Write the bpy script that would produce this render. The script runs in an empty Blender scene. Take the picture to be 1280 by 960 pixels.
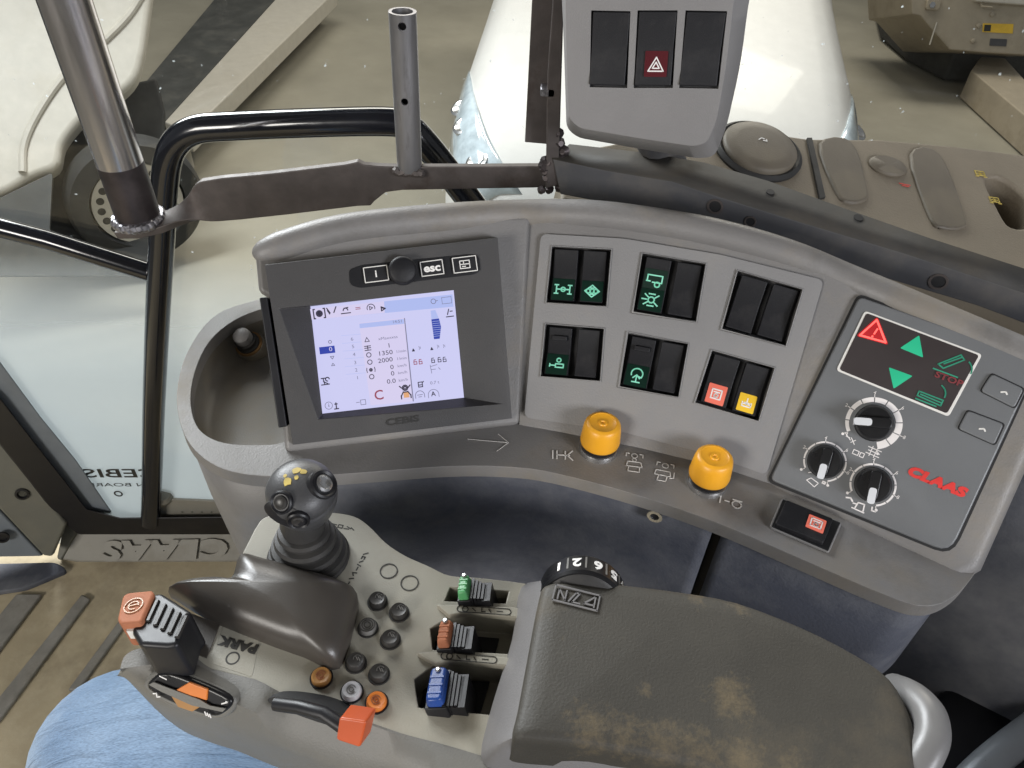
import bpy, bmesh, math, random
from mathutils import Vector, Matrix
random.seed(7)
V = Vector
scene = bpy.context.scene
COL = scene.collection

# ------------------------------------------------------------------ camera
FPX = 967.0
CAMZ = 1.26
g = V((575-640, 1560-480, FPX)).normalized()          # world down seen by the camera (nadir vanishing point)
st, ct = g.z, math.sqrt(1-g.z*g.z)
FWD = V((0, ct, -st))
b_ = st*(-g.x)/ct
RGT = V((math.sqrt(max(0, 1-b_*b_-g.x*g.x)), b_, -g.x)).normalized()
RGT = (RGT - FWD*RGT.dot(FWD)).normalized()
UP = RGT.cross(FWD).normalized()
CAM = V((0, 0, CAMZ))
cd = bpy.data.cameras.new('camera'); co = bpy.data.objects.new('camera', cd); COL.objects.link(co)
cd.sensor_width = 36; cd.lens = FPX/1280*36; cd.clip_start = 0.02; cd.clip_end = 200
m = Matrix((RGT, UP, -FWD)).transposed().to_4x4(); m.translation = CAM
co.matrix_world = m
scene.camera = co

# ------------------------------------------------------------------ world, lamps, exposure
w = bpy.data.worlds.new('World'); scene.world = w; w.use_nodes = True
bg = w.node_tree.nodes['Background']; bg.inputs[0].default_value = (0.92, 0.95, 1.0, 1); bg.inputs[1].default_value = 0.25
def lamp(name, loc, aim, sx, sy, power, col):
    l = bpy.data.lights.new(name, 'AREA'); l.shape = 'RECTANGLE'; l.size = sx; l.size_y = sy
    l.energy = power; l.color = col
    o = bpy.data.objects.new(name, l); COL.objects.link(o); o.location = loc
    d = (V(aim)-V(loc)).normalized(); o.rotation_euler = d.to_track_quat('-Z', 'Y').to_euler()
    return o
lamp('workshop_lamp', (-2.3, 3.0, 2.5), (-0.1, 0.5, 0.7), 1.7, 1.7, 300, (0.93, 0.97, 1.0))
lamp('workshop_lamp', (2.2, 8.2, 4.2), (0.9, 4.0, -0.8), 2.6, 1.6, 230, (1.0, 0.93, 0.82))
lamp('workshop_lamp', (-1.6, 6.5, 4.2), (-0.8, 3.6, -1.0), 3.0, 1.6, 150, (1.0, 0.95, 0.86))
lamp('workshop_lamp', (-1.7, -1.7, 1.65), (0.1, 0.5, 0.8), 0.9, 0.7, 48, (1.0, 0.96, 0.90))
lamp('workshop_lamp', (1.5, -1.2, 1.6), (0.3, 0.45, 0.8), 0.8, 0.6, 42, (0.92, 0.94, 1.0))
scene.view_settings.view_transform = 'Standard'
scene.view_settings.look = 'None'
scene.view_settings.exposure = 0.0
scene.view_settings.gamma = 1.0
scene.view_settings.use_curve_mapping = False

# ------------------------------------------------------------------ rays
def ray(px, py):
    return RGT*((px-640)/FPX) - UP*((py-480)/FPX) + FWD
def at_plane(px, py, p, n):
    d = ray(px, py); t = (p-CAM).dot(n)/d.dot(n)
    return CAM + d*t
def at_z(px, py, z): return at_plane(px, py, V((0, 0, z)), V((0, 0, 1)))
def at_y(px, py, y): return at_plane(px, py, V((0, y, 0)), V((0, 1, 0)))
def dist(p): return (p-CAM).dot(FWD)

class Fr:
    """a frame: origin o, axes u (right), v (up), n (out of the surface)"""
    def __init__(s, o, u, n):
        s.o = V(o); s.n = V(n).normalized(); u = V(u); s.u = (u - s.n*u.dot(s.n)).normalized(); s.v = s.n.cross(s.u)
    def pt(s, px, py, h=0): return at_plane(px, py, s.o + s.n*h, s.n)
    def at(s, a, b, h=0): return s.o + s.u*a + s.v*b + s.n*h
    def sub(s, p, q=None, h=0):
        o = s.pt(p[0], p[1], h)
        u = (s.pt(q[0], q[1], h) - o) if q else s.u
        return Fr(o, u, s.n)
    def mpp(s): return dist(s.o)/FPX

def roundp(pts, r, seg=4):
    out = []; n = len(pts)
    for i in range(n):
        p = pts[i]; rr = r[i] if isinstance(r, (list, tuple)) else r
        p = V((p[0], p[1], 0)); a = V((*pts[i-1][:2], 0)); b = V((*pts[(i+1) % n][:2], 0))
        da = a-p; db = b-p
        k = min(rr, da.length*.45, db.length*.45)
        if k <= 0: out.append((p.x, p.y)); continue
        pa = p+da.normalized()*k; pb = p+db.normalized()*k
        for j in range(seg+1):
            t = j/seg
            q = pa*(1-t)**2 + p*2*t*(1-t) + pb*t*t
            out.append((q.x, q.y))
    return out
def spline(pts, per=6, closed=False):
    P = [V(p) if len(p) == 3 else V((*p, 0)) for p in pts]; n = len(P); out = []
    rng = range(n if closed else n-1)
    for i in rng:
        p0 = P[i-1] if (closed or i > 0) else P[0]*2-P[1]
        p1 = P[i]; p2 = P[(i+1) % n]
        p3 = P[(i+2) % n] if (closed or i+2 < n) else P[-1]*2-P[-2]
        for j in range(per):
            t = j/per
            out.append(.5*((2*p1)+(p2-p0)*t+(2*p0-5*p1+4*p2-p3)*t*t+(3*p1-p0-3*p2+p3)*t**3))
    if not closed: out.append(P[-1])
    return out

class MB:
    def __init__(s): s.v = []; s.f = []
    def add(s, vs, fs):
        k = len(s.v); s.v += [V(p) for p in vs]; s.f += [[i+k for i in f] for f in fs]; return s
    def loft(s, rings, cap0=True, cap1=True, closed=True):
        n = len(rings[0]); vs = [p for r in rings for p in r]; fs = []
        for i in range(len(rings)-1):
            for j in range(n if closed else n-1):
                a = i*n+j; b = i*n+(j+1) % n
                fs.append([a, b, b+n, a+n])
        if cap0: fs.append(list(range(n))[::-1])
        if cap1: fs.append([(len(rings)-1)*n+i for i in range(n)])
        return s.add(vs, fs)
    def prism(s, top, vec):
        return s.loft([[V(p)+V(vec) for p in top], [V(p) for p in top]])
    def slab(s, fr, px, h1, h0):      # px outline lies at height h1, walls go straight down to h0
        top = [fr.pt(p[0], p[1], h1) for p in px]
        return s.prism(top, fr.n*(h0-h1))
    def cutter(s, fr, px, top, bot):  # outline measured on the surface itself (h = 0)
        q = [fr.pt(p[0], p[1], 0) for p in px]
        return s.loft([[p+fr.n*bot for p in q], [p+fr.n*top for p in q]])
    def box(s, fr, cx, cy, w, d, h0, h1, r=0, taper=0):
        pts = [(cx-w/2, cy-d/2), (cx+w/2, cy-d/2), (cx+w/2, cy+d/2), (cx-w/2, cy+d/2)]
        p2 = [(cx-w/2+taper, cy-d/2+taper), (cx+w/2-taper, cy-d/2+taper), (cx+w/2-taper, cy+d/2-taper), (cx-w/2+taper, cy+d/2-taper)]
        if r: pts = roundp(pts, r); p2 = roundp(p2, r)
        return s.loft([[fr.at(a, b, h0) for a, b in pts], [fr.at(a, b, h1) for a, b in p2]])
    def lathe(s, fr, prof, seg=28, cap0=True, cap1=True, sx=1, sy=1):
        rings = [[fr.at(r*math.cos(2*math.pi*k/seg)*sx, r*math.sin(2*math.pi*k/seg)*sy, h) for k in range(seg)] for r, h in prof]
        return s.loft(rings, cap0, cap1)
    def tube(s, pts, r, seg=14, cap=True, flat=1.0):
        pts = [V(p) for p in pts]; rings = []; prev = None
        for i, p in enumerate(pts):
            t = (pts[min(i+1, len(pts)-1)]-pts[max(i-1, 0)]).normalized()
            if prev is None:
                prev = t.cross(V((0, 0, 1)) if abs(t.z) < .9 else V((0, 1, 0))).normalized()
            prev = (prev - t*prev.dot(t)).normalized(); bn = t.cross(prev)
            rr = r[i] if isinstance(r, (list, tuple)) else r
            rings.append([p+prev*math.cos(2*math.pi*k/seg)*rr+bn*math.sin(2*math.pi*k/seg)*rr*flat for k in range(seg)])
        return s.loft(rings, cap, cap)
    def strokes(s, fr, lines, wd, h=0.0003, k=1.0, off=(0, 0)):
        for ln in lines:
            P = [V((x*k+off[0], y*k+off[1], 0)) for x, y in ln]
            for a, b in zip(P, P[1:]):
                d = b-a
                if d.length < 1e-9: continue
                d.normalize(); nn = V((-d.y, d.x, 0))*wd/2; e = d*wd*.35
                q = [a-e-nn, b+e-nn, b+e+nn, a-e+nn]
                s.loft([[fr.at(p.x, p.y, 0.00005) for p in q], [fr.at(p.x, p.y, h) for p in q]])
        return s
    def poly(s, fr, pts, h=0.0003, k=1.0, off=(0, 0)):
        q = [(x*k+off[0], y*k+off[1]) for x, y in pts]
        return s.loft([[fr.at(a, b, 0.00005) for a, b in q], [fr.at(a, b, h) for a, b in q]])
    def ringpath(s, fr, r0, r1, h0, h1, a0=0, a1=360, seg=28):
        n = seg; full = abs(a1-a0) >= 360
        rings = []
        for i in range(n+(0 if full else 1)):
            a = math.radians(a0+(a1-a0)*i/n); c, sn = math.cos(a), math.sin(a)
            rings.append([fr.at(r0*c, r0*sn, h0), fr.at(r1*c, r1*sn, h0), fr.at(r1*c, r1*sn, h1), fr.at(r0*c, r0*sn, h1)])
        if full: rings.append(rings[0])
        return s.loft(rings, not full, not full)
    def mesh(s, name='m'):
        me = bpy.data.meshes.new(name); me.from_pydata(s.v, [], s.f)
        bm = bmesh.new(); bm.from_mesh(me)
        bmesh.ops.remove_doubles(bm, verts=bm.verts, dist=1e-7)
        bmesh.ops.recalc_face_normals(bm, faces=bm.faces); bm.to_mesh(me); bm.free(); return me

def circ(r, n=20, a0=0, a1=360, c=(0, 0)):
    return [(c[0]+r*math.cos(math.radians(a0+(a1-a0)*i/n)), c[1]+r*math.sin(math.radians(a0+(a1-a0)*i/n))) for i in range(n+1)]

def boolean(base, cuts, op='DIFFERENCE'):
    a = bpy.data.objects.new('tmp_a', base.mesh()); COL.objects.link(a)
    ts = []
    for c in cuts:
        b = bpy.data.objects.new('tmp_b', c.mesh()); COL.objects.link(b); ts.append(b)
        md = a.modifiers.new('b', 'BOOLEAN'); md.object = b; md.operation = op; md.solver = 'EXACT'
    dg = bpy.context.evaluated_depsgraph_get(); dg.update()
    me = bpy.data.meshes.new_from_object(a.evaluated_get(dg))
    for t in ts+[a]: bpy.data.objects.remove(t)
    return me

WORLD = {}
def thing(name, label, cat, loc, group=None):
    o = bpy.data.objects.new(name, None); COL.objects.link(o); o.location = loc; o.empty_display_size = .05
    o['label'] = label; o['category'] = cat
    if group: o['group'] = group
    WORLD[o] = V(loc); return o
def obj(name, mb, mt, parent=None, bevel=0, seg=2, angle=38, smooth=True, label=None, cat=None, kind=None, group=None, solid=0, sub=0):
    me = mb if isinstance(mb, bpy.types.Mesh) else mb.mesh(name)
    me.name = name
    me.materials.clear()
    for q in (mt if isinstance(mt, (list, tuple)) else [mt]): me.materials.append(q)
    xs = [v.co for v in me.vertices]
    lo = V((min(p.x for p in xs), min(p.y for p in xs), min(p.z for p in xs))); hi = V((max(p.x for p in xs), max(p.y for p in xs), max(p.z for p in xs)))
    c = (lo+hi)/2
    me.transform(Matrix.Translation(-c))
    o = bpy.data.objects.new(name, me); COL.objects.link(o)
    WORLD[o] = c
    if parent: o.parent = parent; o.location = c-WORLD[parent]
    else: o.location = c
    if smooth:
        for p in me.polygons: p.use_smooth = True
        me.set_sharp_from_angle(angle=math.radians(angle))
    if solid:
        md = o.modifiers.new('solid', 'SOLIDIFY'); md.thickness = solid; md.offset = -1
    if bevel:
        md = o.modifiers.new('bevel', 'BEVEL'); md.width = bevel; md.segments = seg; md.limit_method = 'ANGLE'; md.angle_limit = math.radians(40)
        md.harden_normals = True; md.use_clamp_overlap = True
    if sub:
        md = o.modifiers.new('sub', 'SUBSURF'); md.levels = sub; md.render_levels = sub
    if label: o['label'] = label
    if cat: o['category'] = cat
    if kind: o['kind'] = kind
    if group: o['group'] = group
    return o
def text(name, s, fr, height, mt, parent, ext=0.0003, lift=0.0002, rot=0, mirror=False, shear=0, bold=0, width=1.0, spacing=1.0):
    """centred lettering on frame fr"""
    cu = bpy.data.curves.new('t', 'FONT'); cu.body = s; cu.size = height*1.38; cu.extrude = ext/2; cu.align_x = 'CENTER'; cu.align_y = 'CENTER'
    cu.shear = shear; cu.offset = bold; cu.space_character = spacing; cu.resolution_u = 3
    t = bpy.data.objects.new('t', cu); COL.objects.link(t)
    dg = bpy.context.evaluated_depsgraph_get(); dg.update()
    me = bpy.data.meshes.new_from_object(t.evaluated_get(dg)); bpy.data.objects.remove(t)
    a = math.radians(rot); u = fr.u*math.cos(a)+fr.v*math.sin(a); v = -fr.u*math.sin(a)+fr.v*math.cos(a)
    if mirror: u = -u
    u = u*width
    for q in me.vertices:
        q.co = fr.o+u*q.co.x+v*q.co.y+fr.n*(q.co.z+ext/2+lift)
    return obj(name, me, mt, parent, smooth=False)

# ------------------------------------------------------------------ materials
def mat(name, col, rough=.5, metal=0, var=.12, vscale=14, bump=.0, bscale=400, dust=0, dcol=(.25, .21, .15), dscale=9, dlo=.5, dhi=.72, spec=.5, emit=None, es=0, coat=0, stretch=None, rvar=.12, wear=None):
    m_ = bpy.data.materials.new(name); m_.use_nodes = True; nt = m_.node_tree; N = nt.nodes; L = nt.links
    p = N['Principled BSDF']; p.inputs['Roughness'].default_value = rough; p.inputs['Metallic'].default_value = metal
    p.inputs['Specular IOR Level'].default_value = spec; p.inputs['Coat Weight'].default_value = coat; p.inputs['Coat Roughness'].default_value = .06
    tc = N.new('ShaderNodeTexCoord'); src = tc.outputs['Object']
    if stretch:
        mp = N.new('ShaderNodeMapping'); mp.inputs['Scale'].default_value = stretch; L.new(src, mp.inputs[0]); src = mp.outputs[0]
    def noise(sc, det=4, rg=.6):
        n = N.new('ShaderNodeTexNoise'); n.inputs['Scale'].default_value = sc; n.inputs['Detail'].default_value = det; n.inputs['Roughness'].default_value = rg
        L.new(src, n.inputs['Vector']); return n
    def mix(fac, a, b):
        x = N.new('ShaderNodeMix'); x.data_type = 'RGBA'
        L.new(fac, x.inputs['Factor'])
        for inp, val in ((x.inputs['A'], a), (x.inputs['B'], b)):
            if isinstance(val, tuple): inp.default_value = (*val[:3], 1)
            else: L.new(val, inp)
        return x.outputs['Result']
    def ramp(fac, lo, hi, top=1.0):
        r = N.new('ShaderNodeMapRange'); r.inputs[1].default_value = lo; r.inputs[2].default_value = hi; r.inputs[4].default_value = top
        L.new(fac, r.inputs[0]); return r.outputs[0]
    n1 = noise(vscale)
    c = mix(ramp(n1.outputs['Fac'], .3, .7), tuple(x*(1-var) for x in col), tuple(min(1, x*(1+var)) for x in col))
    if wear:
        nw = noise(wear[1], 6, .7); c = mix(ramp(nw.outputs['Fac'], wear[2], wear[3]), c, wear[0])
    if dust:
        nd = noise(dscale, 6, .7); df = ramp(nd.outputs['Fac'], dlo, dhi, dust); c = mix(df, c, dcol)
        L.new(ramp(nd.outputs['Fac'], dlo, dhi, 1), p.inputs['Roughness'])
        rr = N.new('ShaderNodeMapRange'); rr.inputs[3].default_value = rough; rr.inputs[4].default_value = min(1, rough+.3); L.new(df, rr.inputs[0]); L.new(rr.outputs[0], p.inputs['Roughness'])
    elif rvar:
        rr = N.new('ShaderNodeMapRange'); rr.inputs[3].default_value = max(.02, rough-rvar); rr.inputs[4].default_value = min(1, rough+rvar)
        n2 = noise(vscale*2.3); L.new(n2.outputs['Fac'], rr.inputs[0]); L.new(rr.outputs[0], p.inputs['Roughness'])
    L.new(c, p.inputs['Base Color'])
    if bump:
        nb = noise(bscale, 2, .5); bu = N.new('ShaderNodeBump'); bu.inputs['Strength'].default_value = bump; bu.inputs['Distance'].default_value = .0006
        L.new(nb.outputs['Fac'], bu.inputs['Height']); L.new(bu.outputs[0], p.inputs['Normal'])
    if emit:
        p.inputs['Emission Color'].default_value = (*emit, 1); p.inputs['Emission Strength'].default_value = es
    return m_

M = {}
M['console'] = mat('console_grey_plastic', (.185, .178, .172), .46, bump=.4, bscale=700, dust=.7, dcol=(.235, .2, .15), dscale=7, var=.10, vscale=6, wear=((.125, .118, .108), 11, .52, .78))
M['tray'] = mat('dusty_tray_plastic', (.13, .122, .11), .5, bump=.3, bscale=700, dust=.7, dcol=(.21, .17, .11), dscale=9, dlo=.4, dhi=.75)
M['bank'] = mat('switch_bank_plastic', (.225, .22, .218), .45, bump=.35, bscale=700, var=.07, vscale=7, dust=.3, dcol=(.27, .235, .18), dscale=7)
M['panel'] = mat('control_panel_grey', (.145, .15, .155), .4, bump=.15, bscale=1200, var=.05)
M['white_line'] = mat('pale_print', (.72, .70, .66), .6, var=.05)
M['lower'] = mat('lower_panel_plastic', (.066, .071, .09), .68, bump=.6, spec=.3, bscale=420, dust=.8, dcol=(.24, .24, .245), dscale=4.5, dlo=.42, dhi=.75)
M['black'] = mat('black_plastic', (.012, .012, .014), .42, spec=.35, var=.2)
M['switch'] = mat('switch_black', (.012, .012, .014), .5, spec=.28, bump=.2, bscale=1500, var=.2, dust=.12, dcol=(.12, .11, .10), dscale=30)
M['pocket'] = mat('pocket_black', (.008, .008, .009), .6)
M['monitor'] = mat('monitor_charcoal', (.062, .06, .06), .5, spec=.35, bump=.3, bscale=1200, var=.08, dust=.2, dcol=(.12, .105, .085), dscale=8)
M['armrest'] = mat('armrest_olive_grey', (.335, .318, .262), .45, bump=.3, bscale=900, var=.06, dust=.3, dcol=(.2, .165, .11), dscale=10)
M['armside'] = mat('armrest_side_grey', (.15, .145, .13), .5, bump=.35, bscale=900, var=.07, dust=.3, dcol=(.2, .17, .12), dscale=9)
M['pad'] = mat('armrest_pad_vinyl', (.044, .040, .032), .6, bump=.4, bscale=650, var=.18, dust=.35, dcol=(.15, .115, .065), dscale=8, dlo=.54, dhi=.74)
M['padside'] = mat('armrest_tray_grey', (.17, .165, .165), .5, bump=.3, bscale=700, dust=.4, dcol=(.10, .085, .07), dscale=14)
M['cover'] = mat('glossy_brown_cover', (.055, .048, .041), .34, var=.1, bump=.1, bscale=900)
M['steel'] = mat('bare_brown_steel', (.085, .073, .069), .58, .5, var=.3, vscale=22, bump=.3, bscale=200, wear=((.05, .035, .028), 18, .55, .75))
M['tube_steel'] = mat('dull_steel_tube', (.24, .235, .24), .36, .7, var=.25, vscale=40, stretch=(1, 1, .2), wear=((.06, .045, .04), 25, .6, .8))
M['chrome'] = mat('polished_steel_pole', (.78, .74, .74), .22, 1, var=.12, vscale=9, stretch=(6, 6, .6), wear=((.32, .2, .15), 6, .62, .8))
M['burnt'] = mat('burnt_steel', (.06, .05, .05), .45, .7, var=.4, vscale=30)
M['weld'] = mat('weld_bead', (.32, .31, .33), .35, .9, var=.5, vscale=200, bump=1.0, bscale=350)
M['beam'] = mat('grey_painted_beam', (.044, .045, .05), .55, 0, var=.12, bump=.2, bscale=300, dust=.5, dcol=(.13, .115, .095), dscale=8)
M['beamtop'] = mat('dusty_beam_top', (.036, .034, .031), .68, var=.25, vscale=16, bump=.3, bscale=300, dust=.6, dcol=(.07, .058, .042), dscale=9, spec=.3)
M['tubeblack'] = mat('black_powder_coat', (.006, .007, .011), .16, var=.2, coat=.4)
M['dash'] = mat('dusty_dash_plastic', (.19, .158, .115), .6, bump=.6, bscale=500, dust=.6, dcol=(.23, .20, .15), dscale=5, dlo=.35, dhi=.75)
M['dashpad'] = mat('dash_pad', (.125, .105, .078), .55, bump=.3, bscale=600, dust=.5, dcol=(.2, .17, .12), dscale=8)
M['pod'] = mat('pod_grey_plastic', (.2, .193, .19), .42, bump=.3, bscale=900, var=.05)
M['yellow'] = mat('amber_knob', (.80, .37, .02), .38, var=.06, bump=.1, bscale=800)
M['red_sym'] = mat('red_symbol_lens', (.72, .16, .11), .4, emit=(1, .2, .12), es=.12)
M['yel_sym'] = mat('yellow_symbol_lens', (.75, .47, .03), .4, emit=(1, .6, .05), es=.1)
M['green_lens'] = mat('dark_green_lens', (.003, .014, .009), .5, spec=.2, emit=(0, .35, .18), es=.012)
M['green_glow'] = mat('lit_green_symbol', (.2, .5, .38), .4, emit=(.3, .95, .66), es=.24)
M['green_lit'] = mat('lit_green_arrow', (.02, .36, .19), .4, emit=(.02, .75, .38), es=.2)
M['green_dim'] = mat('faint_green_glow', (.03, .22, .14), .4, emit=(.02, .5, .28), es=.1)  # symbol is off, a faint emission makes it glow
M['red_lit'] = mat('lit_red_symbol', (.8, .05, .05), .4, emit=(1, .16, .13), es=1.1)
M['red_glow'] = mat('lit_red_field', (.3, .01, .012), .4, emit=(1, .02, .035), es=.2)
M['red_dim'] = mat('unlit_red_word', (.19, .03, .035), .5)
M['hazard'] = mat('hazard_lens', (.075, .004, .008), .55, spec=.2)
M['display'] = mat('dark_display_window', (.042, .034, .034), .45, spec=.3)
M['red_print'] = mat('red_print', (.66, .035, .03), .45)
M['white'] = mat('white_print', (.8, .78, .75), .5, var=.04)
M['pointer'] = mat('pale_pointer', (.62, .63, .65), .35, var=.05)
M['scale'] = mat('scale_print', (.8, .76, .74), .5, var=.04)
M['darkprint'] = mat('dark_print', (.03, .028, .024), .6)
M['knob'] = mat('black_knob', (.01, .01, .011), .3, spec=.4, var=.2)
M['rubber'] = mat('black_rubber', (.03, .029, .028), .52, spec=.35, var=.2, bump=.2, bscale=600, dust=.2, dcol=(.11, .1, .085), dscale=20)
M['grip'] = mat('joystick_grip', (.055, .055, .057), .42, var=.12, bump=.2, bscale=900)
M['btn'] = mat('dark_push_button', (.032, .03, .028), .36, var=.15)
M['btn_grey'] = mat('grey_push_button', (.16, .155, .145), .4)
M['btn_white'] = mat('pale_push_button', (.42, .42, .43), .4)
M['btn_orange'] = mat('orange_push_button', (.68, .2, .035), .38)
M['btn_brown'] = mat('amber_brown_button', (.36, .18, .055), .38)
M['copper'] = mat('copper_orange_cap', (.36, .14, .075), .65, spec=.15, var=.12, vscale=40, bump=.1)
M['redcap'] = mat('red_orange_knob', (.5, .085, .022), .35, var=.1)
M['green_cap'] = mat('green_cap', (.09, .34, .13), .4, var=.12, vscale=50)
M['blue_cap'] = mat('blue_cap', (.016, .055, .24), .28, var=.12, vscale=50)
M['chromecap'] = mat('silver_tip', (.7, .7, .7), .25, .9)
M['silver'] = mat('silver_ring', (.5, .5, .5), .25, .9)
M['mud'] = mat('rusty_dirt', (.2, .11, .04), .8, var=.4, vscale=60)
M['yellowprint'] = mat('worn_yellow_print', (.45, .34, .07), .55, var=.35, vscale=80)
M['sticker'] = mat('yellow_sticker', (.72, .46, .04), .5)
M['mat'] = mat('dusty_rubber_mat', (.42, .35, .23), .8, var=.2, vscale=5, bump=.6, bscale=150, dust=.55, dcol=(.09, .07, .048), dscale=4.5, dlo=.5, dhi=.7, wear=((.5, .43, .3), 7, .5, .75))
M['rib'] = mat('worn_mat_rib', (.25, .235, .205), .6, var=.25, vscale=20, bump=.3, bscale=200, dust=.5, dcol=(.09, .075, .05), dscale=12)
M['sill'] = mat('sill_grey_plastic', (.235, .222, .187), .5, bump=.3, bscale=600, var=.08, dust=.5, dcol=(.14, .12, .085), dscale=8)
M['pillar'] = mat('pillar_olive_plastic', (.13, .128, .105), .5, bump=.3, bscale=700, var=.08, dust=.3, dcol=(.22, .19, .13))
M['pillarlow'] = mat('pillar_lower_grey', (.16, .18, .2), .55, var=.1, bump=.3, bscale=600)
M['seal'] = mat('black_seal', (.004, .004, .006), .45)
M['concrete'] = mat('workshop_concrete', (.31, .29, .235), .55, var=.14, vscale=1.3, bump=.2, bscale=120, dust=.5, dcol=(.3, .28, .23), dscale=3, spec=.3)
M['van'] = mat('white_van_paint', (.60, .59, .565), .45, var=.03, coat=.12)
M['lampglass'] = mat('headlamp_lens', (.45, .52, .56), .12, var=.3, vscale=9, coat=.8)
M['vandark'] = mat('van_dark_plastic', (.06, .06, .065), .5)
M['cream'] = mat('cream_machine_paint', (.5, .47, .41), .45, var=.06, dust=.3, dcol=(.4, .36, .28), dscale=4)
M['beige'] = mat('beige_machine_paint', (.36, .31, .235), .55, var=.1, vscale=6, dust=.5, dcol=(.22, .18, .12), dscale=5)
M['tyre'] = mat('dusty_tyre', (.028, .028, .027), .75, var=.25, bump=.4, bscale=90, dust=.3, dcol=(.09, .088, .078), dscale=5)
M['flap'] = mat('dusty_black_plastic', (.05, .052, .05), .6, var=.25, vscale=6, dust=.5, dcol=(.13, .125, .11), dscale=5)
M['greytube'] = mat('pale_grey_tube', (.15, .147, .145), .38, var=.08, bump=.1)
M['silvertube'] = mat('grey_blue_tube', (.25, .27, .3), .32, .4)
M['darkwell'] = mat('black_moulding', (.005, .005, .007), .35)

def denim():
    m_ = bpy.data.materials.new('blue_denim'); m_.use_nodes = True; nt = m_.node_tree; N = nt.nodes; L = nt.links
    p = N['Principled BSDF']; p.inputs['Roughness'].default_value = .85; p.inputs['Specular IOR Level'].default_value = .2
    p.inputs['Sheen Weight'].default_value = .25
    tc = N.new('ShaderNodeTexCoord')
    n = N.new('ShaderNodeTexNoise'); n.inputs['Scale'].default_value = 9; n.inputs['Detail'].default_value = 3; L.new(tc.outputs['Object'], n.inputs['Vector'])
    mp = N.new('ShaderNodeMapping'); mp.inputs['Rotation'].default_value = (0, 0, .6); mp.inputs['Scale'].default_value = (1, 5, 1); L.new(tc.outputs['Object'], mp.inputs[0])
    n2 = N.new('ShaderNodeTexNoise'); n2.inputs['Scale'].default_value = 330; n2.inputs['Detail'].default_value = 2; L.new(mp.outputs[0], n2.inputs['Vector'])
    r = N.new('ShaderNodeValToRGB'); r.color_ramp.elements[0].position = .3; r.color_ramp.elements[1].position = .7
    r.color_ramp.elements[0].color = (.085, .145, .24, 1); r.color_ramp.elements[1].color = (.205, .28, .385, 1)
    L.new(n.outputs['Fac'], r.inputs[0])
    r2 = N.new('ShaderNodeMapRange'); r2.inputs[1].default_value = .3; r2.inputs[2].default_value = .7; r2.inputs[3].default_value = .72; r2.inputs[4].default_value = 1.28; L.new(n2.outputs['Fac'], r2.inputs[0])
    mx = N.new('ShaderNodeMix'); mx.data_type = 'RGBA'; mx.blend_type = 'MULTIPLY'; mx.inputs['Factor'].default_value = 1
    L.new(r.outputs[0], mx.inputs['A']); L.new(r2.outputs[0], mx.inputs['B']); L.new(mx.outputs['Result'], p.inputs['Base Color'])
    b = N.new('ShaderNodeBump'); b.inputs['Strength'].default_value = .5; b.inputs['Distance'].default_value = .0008; L.new(n2.outputs['Fac'], b.inputs['Height']); n3 = N.new('ShaderNodeTexNoise'); n3.inputs['Scale'].default_value = 16; n3.inputs['Detail'].default_value = 3; n3.inputs['Distortion'].default_value = .6; L.new(mp.outputs[0], n3.inputs['Vector'])
    b3 = N.new('ShaderNodeBump'); b3.inputs['Strength'].default_value = .5; b3.inputs['Distance'].default_value = .012; L.new(n3.outputs['Fac'], b3.inputs['Height']); L.new(b.outputs[0], b3.inputs['Normal']); L.new(b3.outputs[0], p.inputs['Normal'])
    return m_
M['denim'] = denim()
def stains(mt, ctr, spots, col):
    # dirt patches at given places, broken up by fine noise
    nt = mt.node_tree; N = nt.nodes; L = nt.links; p = N['Principled BSDF']
    old = p.inputs['Base Color'].links[0].from_socket
    tc = N.new('ShaderNodeTexCoord'); last = None
    nz = N.new('ShaderNodeTexNoise'); nz.inputs['Scale'].default_value = 170; nz.inputs['Detail'].default_value = 8; nz.inputs['Roughness'].default_value = .75; L.new(tc.outputs['Object'], nz.inputs['Vector'])
    for c, r, a in spots:
        d = N.new('ShaderNodeVectorMath'); d.operation = 'DISTANCE'; d.inputs[1].default_value = c-ctr; L.new(tc.outputs['Object'], d.inputs[0])
        mr = N.new('ShaderNodeMapRange'); mr.inputs[1].default_value = r; mr.inputs[2].default_value = 0; mr.inputs[4].default_value = a; L.new(d.outputs['Value'], mr.inputs[0])
        if last is None: last = mr.outputs[0]
        else:
            mx = N.new('ShaderNodeMath'); mx.operation = 'MAXIMUM'; L.new(last, mx.inputs[0]); L.new(mr.outputs[0], mx.inputs[1]); last = mx.outputs[0]
    ad = N.new('ShaderNodeMath'); ad.operation = 'ADD'; L.new(last, ad.inputs[0]); L.new(nz.outputs['Fac'], ad.inputs[1])
    th = N.new('ShaderNodeMapRange'); th.inputs[1].default_value = .80; th.inputs[2].default_value = 1.18; L.new(ad.outputs[0], th.inputs[0])
    mm = N.new('ShaderNodeMath'); mm.operation = 'MULTIPLY'; L.new(th.outputs[0], mm.inputs[0]); mm.inputs[1].default_value = .5
    m2 = N.new('ShaderNodeMix'); m2.data_type = 'RGBA'; L.new(mm.outputs[0], m2.inputs['Factor']); L.new(old, m2.inputs['A']); m2.inputs['B'].default_value = (*col, 1)
    L.new(m2.outputs['Result'], p.inputs['Base Color'])
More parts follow.
